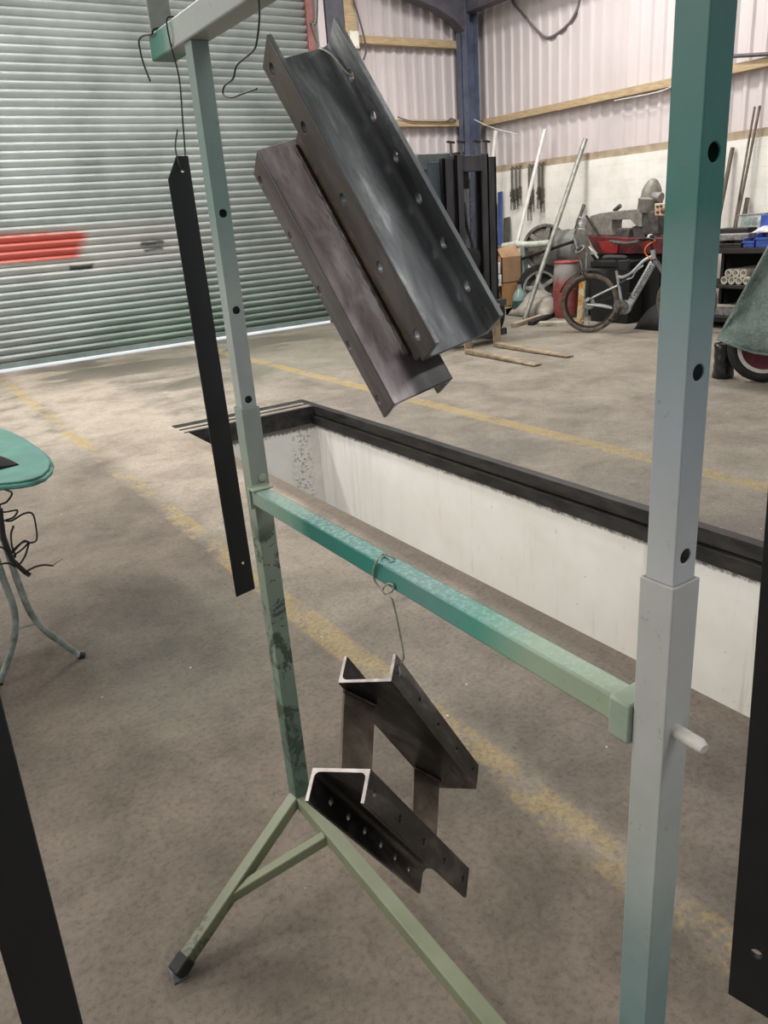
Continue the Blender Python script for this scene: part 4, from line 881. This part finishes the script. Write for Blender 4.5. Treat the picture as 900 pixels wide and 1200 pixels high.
fk0 = bk(766, 306)
for o in (-.065, .065):
    a = bk(767, 305, o); tb([a, a.lerp(cF + BNn * o, .5), cF + BNn * o], [.019] * 13, 'fork_leg', simple('fork_grey', lin(120, 122, 122), lin(88, 90, 90), 10, .35, .4))
MB().bar(bk(767, 305, -.08), bk(767, 305, .08), .04, .04).build('fork_crown', blackm, bike, bevel=.006)
tb([bk(765, 294), bk(763, 284), bk(766, 281)], .017, 'stem', blackm)
hb = bk(766, 281.5); tb([hb - BNn * .36 - BD * .10 + Vector((0, 0, .03)), hb - BNn * .2 - BD * .02 + Vector((0, 0, .025)), hb, hb + BNn * .2 - BD * .02 + Vector((0, 0, .025)), hb + BNn * .36 - BD * .10 + Vector((0, 0, .03))], .013, 'handlebar', blackm)
for o in (-1, 1): MB().tube([hb + BNn * o * .26 - BD * .05 + Vector((0, 0, .028)), hb + BNn * o * .36 - BD * .10 + Vector((0, 0, .03))], .018, 10).build('grip', M['rubber'], bike)
tb([hb - BNn * .05 + BD * .03, bk(759, 288, -.05), bk(757, 296, -.05), bk(764, 304, -.04)], .007, 'orange_cable', simple('orange_cable', lin(238, 130, 50), lin(206, 100, 36), 12, .5))
tb([bk(724, 316), bk(722.5, 305)], .016, 'seat_post', blackm)
sp_ = [(-.15, .075, .02), (-.10, .08, .03), (0, .055, .02), (.08, .032, .015), (.13, .022, .0)]
sc0 = bk(722, 303)
MB().grid(lambda u, v: (lambda l, wd, h: sc0 + BD * l + BNn * (v * 2 - 1) * wd + Vector((0, 0, h + .012 - .03 * (v * 2 - 1) ** 2)))(*[np.interp(u, [0, .2, .55, .8, 1], [q[i] for q in sp_]) for i in range(3)]), 16, 8).build('saddle', M['rubber'], bike, solid=.022)
MB().prism([bk(724, 305, -.06), bk(738, 304, -.06), bk(737, 317, -.06), bk(726, 317, -.06)], BNn * .12).build('frame_bag', M['rubber'], bike, bevel=.012)
# mudguard and rack
mg = MB()
mg.grid(lambda u, v: (lambda t: cR + (BD * -math.cos(t) + Vector((0, 0, 1)) * math.sin(t)) * (WR + .03) + BNn * (v * 2 - 1) * .035)(.35 + u * 1.75), 24, 4)
mg.build('mudguard', M['rubber'], bike, solid=.004)
for o in (-.06, .06): tb([bk(680, 316, o), bk(700, 316.5, o), bk(712, 319, o)], .007, 'rack_rail', blackm); tb([bk(684, 317, o), bk(695, 340, o), cR + BNn * o], .006, 'rack_stay', blackm)
# down tube lettering, black, running up the tube
u_ = (bk(766, 307) - bk(736, 360)).normalized(); v_ = u_.cross(-BNn).normalized(); 
if v_.z < 0: v_ = -v_
w_ = u_.cross(v_); off = bk(738.5, 353.5) - BNn * (.0435)
Mx = Matrix((u_, v_, w_)).transposed().to_4x4()
letters('Transmission', .085, blackm, 'lettering', Matrix.Translation(bk(741, 351) - BNn * .039) @ Mx, dt, .0015)

# ------------------------------------------------------------------ bandsaw on its cabinet against the right wall
SX = 8.78
sw = lambda x, y, X=SX: at(x, y, 0, X)
saw = thing('bandsaw', 'red and grey metal-cutting bandsaw on a dark cabinet behind the electric bike', 'bandsaw', (SX + .2, sw(730, 300).y, 0))
sgrey = simple('bandsaw_grey_paint', lin(146, 142, 134), lin(112, 108, 100), 12, .6, .2)
sdark = simple('bandsaw_dark_iron', lin(92, 88, 84), lin(54, 52, 50), 12, .6, .3)
sred = simple('bandsaw_red_paint', lin(112, 34, 34), lin(48, 22, 22), 7, .6)
def pr(pts, d, name, mat, X=SX, par=None, bv=.01, lbl=None): return MB().prism([sw(x, y, X) for x, y in pts], (d, 0, 0)).build(name, mat, par or saw, bevel=bv, label=lbl)
pr([(684, 276), (686, 262), (692, 253), (702, 250), (724, 247), (746, 245), (752, 248), (752, 266), (747, 266), (738, 257), (717, 258), (716, 266), (718, 276)], .22, 'saw_arm', sgrey)
pr([(740, 266), (752, 262), (756, 280), (741, 280)], .2, 'blade_guide', sdark, SX + .02)
pr([(721, 268), (737, 268), (737, 280), (721, 279)], .16, 'vice_block', sdark, SX - .06)
yb0, yb1 = sw(690, 290).y, sw(785, 290).y; zb0, zb1 = sw(735, 301).z, sw(735, 279).z
pr([(688, 276), (742, 279), (790, 278), (790, 298), (700, 298), (694, 290)], .5, 'bed', sred, SX - .12, bv=.015, lbl='red cast bed')
pr([(700, 283), (725, 283), (723, 297), (708, 297)], .02, 'chip_tray', simple('bright_red_tray', lin(150, 36, 36), lin(110, 28, 30), 10, .5), SX - .145, bv=.004)
mt = sw(761, 246, SX + .15); mtop = sw(761, 224, SX + .15)
MB().lathe([(.15, 0), (.16, .02), (.155, .14), (.16, .15), (.16, .17), (.13, .19), (.125, .27), (.10, .33), (.06, .39), (.03, .41)], mt + Vector((0, 0, -.03)), (0, -.1, 1), 20).build('motor', sgrey, saw)
MB().tube([mt + Vector((-.05, -.02, .18)), mt + Vector((-.05, -.22, .14))], .06, 12).build('motor_cable_box', sgrey, saw)
pr([(752, 250), (770, 246), (772, 276), (752, 276)], .25, 'gearbox', sdark, SX + .02, bv=.02)
cbx = pr([(767, 238.5), (786, 237.5), (786, 253), (767, 253)], .10, 'control_box', simple('cream_control_box', lin(206, 186, 160), lin(184, 164, 138), 8, .5), SX - .08)
for (x, y), r_, c_ in (((771, 242), .014, (60, 50, 50)), ((775, 241.5), .014, (60, 50, 50)), ((771, 248.5), .018, (150, 60, 50)), ((777.5, 247), .032, (120, 76, 50)), ((783, 241), .014, (60, 60, 60))):
    c = sw(x, y, SX - .082); MB().lathe([(r_, 0), (r_, .02), (r_ * .7, .026)], c, (-1, 0, 0), 14).build('control_knob', simple('knob_%d' % c_[0], lin(*c_), None, 10, .4), cbx)
zc = sw(735, 298).z; box((SX - .05, min(yb0, yb1) + .1, .02), (SX + .42, max(yb0, yb1) - .05, zc)).build('cabinet', M['void'], saw, bevel=.01)
MB().tube([sw(687, 253, SX - .1), sw(703, 277, SX - .1)], .018, 8).build('feed_lever', M['rubber'], saw)
MB().tube(spline([sw(715, 283, SX - .2), sw(735, 285, SX - .2), sw(752, 282, SX - .2), sw(762, 278, SX - .2)]), .022, 8).build('vice_screw', simple('vice_screw_steel', lin(128, 126, 122), lin(90, 88, 86), 20, .4, .6), saw)
MB().ball(sw(762, 278, SX - .2), .04).build('vice_knob', simple('pale_knob', lin(200, 200, 196), lin(170, 170, 166), 10, .4), saw)
tag(MB().tube([sw(720, 247, SX + .32), sw(727, 241, SX + .32)], .03, 10).build('steel_offcut', darkp), 'short steel bar poking up behind the bandsaw arm', 'bar')
# bits left of the saw
sp = thing('headlamp', 'chrome round headlamp unit hanging by the left end of the bandsaw', 'lamp', sw(684, 262, 8.6))
MB().lathe([(.02, 0), (.05, .02), (.065, .05), (.06, .06), (.02, .062)], sw(684, 262, 8.62), (-.8, -.6, .1), 20).build('bowl', simple('chrome', lin(190, 190, 186), lin(130, 128, 124), 20, .2, .9), sp)
MB().tube(spline([sw(684, 262, 8.66), sw(676, 268, 8.64), sw(673, 278, 8.64), sw(676, 290, 8.64), sw(683, 320, 8.64), at(686, 371, 0, 8.64)]), .014, 8).build('stem', galv, sp)
MB().tube(spline([sw(684, 256, 8.64), sw(678, 255, 8.62), sw(675, 261, 8.62)]), .01, 8).build('bracket_loop', galv, sp)
ex = thing('silencer', 'round grey silencer end standing between the red drum and the bandsaw cabinet', 'exhaust', sw(678, 292, 8.62))
MB().lathe([(.05, 0), (.075, .01), (.075, .35), (.05, .36)], sw(679, 291, 8.5), (.6, -.1, -.75), 18).build('can', galv, ex); MB().lathe([(.045, 0), (.05, .002), (.05, .02)], sw(679, 291, 8.49), (.6, -.1, -.75), 16).build('outlet', M['rubber'], ex)
for (x, y, x2, y2), lb in (((690, 289, 701, 303), 'thin bright rod slanting above the bike rack'), ((688, 296, 684, 330), 'thin grey rod upright above the bike rear wheel')):
    q2 = sw(x2, y2, 8.4)
    if x == 688: q2.z = .012
    tag(MB().tube([sw(x, y, 8.4), q2], .014, 8).build('steel_rod', galv), lb, 'rod')
# dark machine bulk under and behind the bike
dk = thing('storage_trunk', 'black storage trunk on the floor behind the electric bike', 'trunk', (8.55, 7.4, 0))
ya_, yb2 = sw(697, 330, 8.5).y, sw(742, 330, 8.5).y
box((8.42, yb2, .0), (8.70, ya_, .72)).build('body', M['void'], dk, bevel=.015); box((8.41, yb2 - .01, .722), (8.70, ya_ + .01, .80)).build('lid', M['void'], dk, bevel=.015)
sh = at(764, 386, 2, 0)
gb = thing('dark_bundle', 'dark lumpy bundle on the floor by the bike front wheel', 'bundle', sh)
MB().grid(lambda u, v: sh + Vector((.12, -.02, 0)) + Vector((.20 * (u * 2 - 1), .24 * (v * 2 - 1), .005 + .26 * (math.sin(math.pi * u) * math.sin(math.pi * v)) ** .5 * (1 + .15 * math.sin(9 * u + 6 * v)))), 16, 16).build('wrapping', M['rubber'], gb, solid=.008)

# ------------------------------------------------------------------ shelving along the right wall with trays and rolls
HX = 8.62
hx = lambda x, y, X=HX: at(x, y, 0, X)
y0_, y1_ = hx(803, 300).y, hx(955, 300).y
shf = thing('shelving_unit', 'black steel shelving unit with three levels against the white wall right of the near post', 'shelves', (9.0, (y0_ + y1_) / 2, 0))
shm = simple('black_shelf_steel', lin(52, 48, 46), lin(32, 30, 29), 12, .6, .2)
zs = [hx(850, 291).z, hx(848, 334).z, hx(846, 371).z, .12]
for i, z in enumerate(zs): box((HX, y1_, z - (.06 if i == 0 else .04)), (9.40, y0_, z)).build('shelf', shm, shf, bevel=.004)
for x in (HX + .02, 9.36):
    for y in (y0_ - .03, y1_ + .03): box((x - .022, y - .022, 0), (x + .022, y + .022, zs[0] - .01)).build('upright', shm, shf, bevel=.002)
box((9.385, y1_, .1), (9.395, y0_, zs[0] - .06)).build('back_panel', M['void'], shf)
zt0 = zs[0] + .002
def tray(px0, px1, X, dx, h, mat, label, name='parts_tray', taper=.85):
    ya, yb = hx(px0, 285, X).y, hx(px1, 285, X).y; t = thing(name, label, 'tray', (X + dx / 2, (ya + yb) / 2, zt0)); m = MB()
    lo, hi = min(ya, yb), max(ya, yb); th = .008
    m.box((X, lo, zt0), (X + dx, hi, zt0 + th)); m.box((X, lo, zt0), (X + th, hi, zt0 + h * .7)); m.box((X + dx - th, lo, zt0), (X + dx, hi, zt0 + h)); m.box((X, lo, zt0), (X + dx, lo + th, zt0 + h)); m.box((X, hi - th, zt0), (X + dx, hi, zt0 + h))
    m.build('bin', mat, t, bevel=.003); box((X - .012, lo - .004, zt0 + h * .7 - .02), (X + .002, hi + .004, zt0 + h * .7)).build('lip', mat, t, bevel=.003)
    return t
blue = simple('blue_plastic', lin(66, 96, 178), lin(46, 72, 142), 8, .45)
tray(871, 884, HX + .03, .3, .10, blue, 'blue plastic parts tray on the shelving, beside the grey tray')
tray(885.5, 912, HX + .02, .3, .15, blue, 'taller blue plastic parts tray at the right edge of the shelving')
tray(843, 869, HX + .03, .28, .07, simple('black_tray', lin(60, 58, 56), lin(34, 33, 32), 20, .6), 'shallow black tray of oddments on the left of the shelving top')
m_ = hx(856, 276, HX + .15); odd = simple('grey_oddment', lin(150, 146, 146), lin(100, 96, 96), 20, .6, .3)
tag(MB().box((-.09, -.24, 0), (.09, .24, .075), Matrix.Translation((HX + .18, m_.y, zt0 + .075)) @ Matrix.Rotation(.15, 4, 'Z')).build('grey_case', odd, bevel=.01), 'grey case lying in the black tray on the shelving', 'case')
ls = hx(852, 271, 9.2); tag(MB().box((9.0, hx(882, 270, 9.1).y, zt0), (9.2, hx(846, 270, 9.1).y, zt0 + .20)).build('dark_case', shm, bevel=.012), 'long dark case at the back of the shelving top', 'case')
cr0 = thing('clear_crate', 'clear plastic crate of green and white oddments on the shelving top', 'crate', (9.1, hx(884, 262, 9.1).y, zt0))
cz = zt0 + .203; ca, cb2 = hx(899, 262, 9.1).y, hx(869, 262, 9.1).y
n = N('milky_plastic'); M['milky'] = n.done(lin(196, 204, 202), .3, 0, Alpha=.25)
m = MB().box((9.02, ca, cz), (9.2, cb2, cz + .008)); m.box((9.02, ca, cz), (9.026, cb2, cz + .13)); m.box((9.194, ca, cz), (9.2, cb2, cz + .13)); m.box((9.02, ca, cz), (9.2, ca + .006, cz + .13)); m.box((9.02, cb2 - .006, cz), (9.2, cb2, cz + .13)); m.build('walls', M['milky'], cr0)
MB().tube([(9.02, ca, cz + .14), (9.02, cb2, cz + .14), (9.2, cb2, cz + .14), (9.2, ca, cz + .14)], .009, 6, closed=True).build('rim', odd, cr0)
for k, (t_, c_, lb) in enumerate(((.25, (70, 120, 96), 'green'), (.5, (40, 60, 56), 'dark green'), (.74, (210, 208, 200), 'white'))):
    tag(MB().ball((9.11, cb2 + (ca - cb2) * t_, cz + .06), (.05, .05, .05), 10, 7).build('oddment', simple('oddment_%s' % lb[:4], lin(*c_), None, 12, .5)), 'small %s round oddment in the clear crate on the shelving' % lb, 'oddment')
bl = hx(896, 258, 9.0); tag(MB().box((-.05, -.16, 0), (.05, .16, .14), Matrix.Translation((8.9, bl.y - .20, zt0 + .203 + .0))).build('blue_box', blue, bevel=.01), 'small bright blue box on top of the shelving by the tarpaulin', 'box')
tag(MB().box((8.80, hx(940, 260, 8.9).y, zt0), (8.99, hx(894, 270, 8.9).y, zt0 + .20)).build('grey_case', odd, bevel=.01), 'grey case under the small blue box on the shelving', 'case')
rg = hx(893, 274, 8.85); tag(MB().grid(lambda u, v: Vector((8.76 + .14 * u - .03, rg.y - .20 + .26 * v, zt0 + .155 + .05 * math.sin(math.pi * u) ** .5 * math.sin(math.pi * v) ** .5 * (1 + .4 * math.sin(11 * v + 5 * u)))), 10, 16).build('white_rag', simple('white_cloth', lin(226, 222, 226), lin(196, 192, 198), 20, .9), solid=.008), 'white rag thrown over the blue trays on the shelving', 'rag')
# pale rolls on the second level
roll = simple('pale_paper_roll', lin(196, 190, 176), lin(150, 144, 132), 14, .8)
zr = zs[1] + .002; k = 0
RL = ['leftmost in the bottom row', 'second in the bottom row', 'third in the bottom row', 'rightmost in the bottom row', 'left one of the upper row', 'middle one of the upper row', 'right one of the upper row']
for i, (j, lv) in enumerate(((0, 0), (1, 0), (2, 0), (3, 0), (.5, 1), (1.5, 1), (2.5, 1))):
    yy = hx(846, 328).y - j * .097; z = zr + .047 + lv * .083
    t = thing('paper_roll', 'pale rolled tube on the black shelving, ' + RL[i], 'roll', (HX + .3, yy, z - .046), 'pale rolls on the shelving')
    MB().lathe([(.028, .02), (.030, 0), (.046, .0), (.046, .52), (.03, .52), (.028, .5)], (HX + .04, yy, z), (1, -.04, 0), 18).build('tube', roll, t)
    MB().lathe([(.010, 0), (.0275, .001), (.0275, .48), (.01, .481)], (HX + .06, yy, z), (1, -.04, 0), 14).build('core', shm, t)
zq = zs[2] + .002; yq = hx(842, 362).y
tag(MB().box((HX + .05, yq - .34, zq), (HX + .5, yq + .12, zq + .10)).build('grey_carton', odd, bevel=.008), 'flat grey carton on the lower shelf behind the tarpaulin edge', 'carton')
tag(MB().bar((HX + .06, yq + .1, zq + .118), (HX + .06, yq - .36, zq + .122), .03, .03).build('thin_batten', roll), 'thin pale strip on top of the grey carton on the lower shelf', 'strip')
# bars standing on the shelf top against the wall
for (x, y, x2, y2), r_, lb in (((890.5, 124, 860, 266), .016, 'taller thin brown bar leaning on the wall above the shelving'), ((884.5, 125, 858.5, 266), .013, 'slightly shorter thin brown bar just left of the taller one'), ((876, 232, 868, 268), .026, 'short thick brown bar standing behind the clear crate'), ((858.5, 173, 838, 266), .026, 'brown bar leaning beside the near post above the shelving')):
    a = on_r(x, y, 9.40); b = at(x2, y2, 0, 9.25); b.z = zt0 + .012
    pole('leaning_pole', a, b, r_, rusty, lb, 'bar')

# ------------------------------------------------------------------ covered motorcycle at the right edge
tw = at(893, 449, 2, 0); td = Vector((.50, -.866, 0)); tn = Vector((.866, .50, 0))
mcb = thing('motorcycle', 'motorcycle with a red-hubbed whitewall wheel under the green tarpaulin', 'motorcycle', tw)
cw_ = tw + Vector((0, 0, .30)) + tn * .05
MB().ring(cw_, tn, .245, .056, 40, 12).build('tyre', M['rubber'], mcb)
MB().lathe([(.185, -.045), (.205, -.05), (.232, -.045), (.236, -.03), (.19, -.03), (.185, -.045)], cw_ , tn, 36, False).build('whitewall', simple('whitewall', lin(206, 204, 198), lin(176, 174, 168), 12, .6), mcb)
MB().lathe([(.03, -.04), (.15, -.03), (.188, -.042), (.19, .04), (.15, .03), (.03, .04)], cw_, tn, 32).build('red_rim', simple('dark_red_rim', lin(96, 24, 30), lin(64, 16, 20), 10, .4, .2), mcb)
MB().tube([cw_ - tn * .07, cw_ + tn * .07], .03, 12).build('hub', simple('hub_chrome', lin(150, 146, 140), lin(120, 116, 112), 12, .3, .7), mcb)
for o in (-.075, .075): MB().tube([cw_ + tn * o, cw_ + tn * o + td * .22 + Vector((0, 0, .55))], .022, 10).build('fork_leg', M['rubber'], mcb)
c2 = cw_ + td * 1.25
MB().ring(c2, tn, .245, .056, 40, 12).build('tyre', M['rubber'], mcb)
MB().lathe([(.03, -.04), (.15, -.03), (.188, -.042), (.19, .04), (.15, .03), (.03, .04)], c2, tn, 32).build('red_rim', simple('dark_red_rim', lin(128, 30, 34), lin(92, 22, 26), 10, .35, .2), mcb)
MB().bar(cw_ + td * .3 + Vector((0, 0, .12)), c2 + Vector((0, 0, .1)), .2, .3).build('frame', M['rubber'], mcb, bevel=.04)
MB().bar(cw_ + td * .3 + Vector((0, 0, .40)), cw_ + td * 1.3 + Vector((0, 0, .42)), .22, .16).build('tank_and_seat', M['rubber'], mcb, bevel=.06)
# wrapped front foot / stand
ft = at(846, 444, 2, 0)
wf = thing('wrapped_stand', 'black plastic-wrapped stand on the floor under the tarpaulin corner', 'stand', ft)
MB().grid(lambda u, v: ft + Vector((.05, .03, 0)) + (td * math.cos(2 * math.pi * u) * .085 + tn * math.sin(2 * math.pi * u) * .085) * (1 + .07 * math.sin(6 * math.pi * u + 3 * v) + .03 * math.sin(14 * u + 20 * v)) + Vector((0, 0, .005 + v * .30)), 28, 14).build('plastic_wrap', simple('glossy_black_plastic', lin(34, 36, 38), lin(20, 21, 22), 16, .25), wf, solid=.004)
MB().bar(ft + Vector((.05, .03, .0)), ft + Vector((.05, .03, .30)), .08, .08).build('post', M['rubber'], wf)
# tarpaulin draped from a high ridge down to a hem
P0 = tw - tn * .02
tq = lambda x, y, o=0.0: atp(x, y, P0 - tn * (.22 - o), tn)
h0, h1 = tq(838.5, 402), tq(905, 414)
e0, e1 = tq(838.5, 399), tq(902, 283)
sl = (e1 - e0)
def tarp(u, v):
    """u along the motorcycle, v from near hem (0) over the ridge (.5) to the far hem (1)"""
    Lm = 2.3; sdist = u * Lm
    base = h0 + td * sdist; hem = h0.z - .075 * min(1, sdist / .3) - .01 * sdist + .008 * math.sin(14 * u + 3)
    rise = sl.z / max(1e-3, sl.dot(td)); top = min(e0.z + rise * sdist, e0.z + .86 - .10 * math.sin(3 * u) ** 2)
    if sdist > 1.9: top = top - (sdist - 1.9) * 1.0
    t = 1 - abs(2 * v - 1); prof = t ** .8
    wv = .035 * math.sin(9 * u + 5 * t) + .022 * math.sin(23 * u - 9 * t + 2) + .014 * math.sin(41 * u + 17 * t) + .03 * math.sin(6 * (u * 2.2 - t)) 
    wv *= (1 - prof * .6) * min(1, sdist * 4 + .1)
    side = (-1 if v < .5 else 1) * ((1 - prof) * .26 * min(1, .12 + sdist * 1.6) + .02)
    return base + tn * (.22 + side - (wv if v < .5 else -wv)) + Vector((0, 0, hem - h0.z + (top - hem) * prof)) if top > hem else base + tn * (.22 + side) + Vector((0, 0, hem - h0.z))
n = N('green_tarpaulin'); f = n.noise(5, 5, .6); g = n.noise(70, 3, .7); wv_ = n.noise(16, 5, .7, dist=1.5)
c = n.ramp(f, [(.3, lin(80, 99, 93)), (.7, lin(126, 143, 136))]); c = n.mix(n.math('MULTIPLY', n.step(g, .56, .72), .5), c, lin(176, 190, 184)); n.bump(n.math('ADD', wv_, n.math('MULTIPLY', g, .2)), .04, 1.0); M['tarp'] = n.done(c, .38)
tp_ = thing('tarpaulin', 'dusty green tarpaulin draped over the motorcycle at the right edge', 'tarpaulin', P0)
MB().grid(tarp, 90, 50).build('sheet', M['tarp'], tp_, solid=.003, sharp=2)
hs = [tarp(u / 60, .0) + Vector((0, 0, .004)) for u in range(61)]
MB().tube(hs, .010, 8).build('hem', M['tarp'], tp_)
ey = simple('eyelet_brass', lin(206, 202, 190), lin(170, 166, 156), 20, .3, .7)
for u in (.26, .47): p = tarp(u, .012); MB().ring(p - tn * .012 + Vector((0, 0, .01)), tn, .014, .005, 16, 6).build('eyelet', ey, tp_)
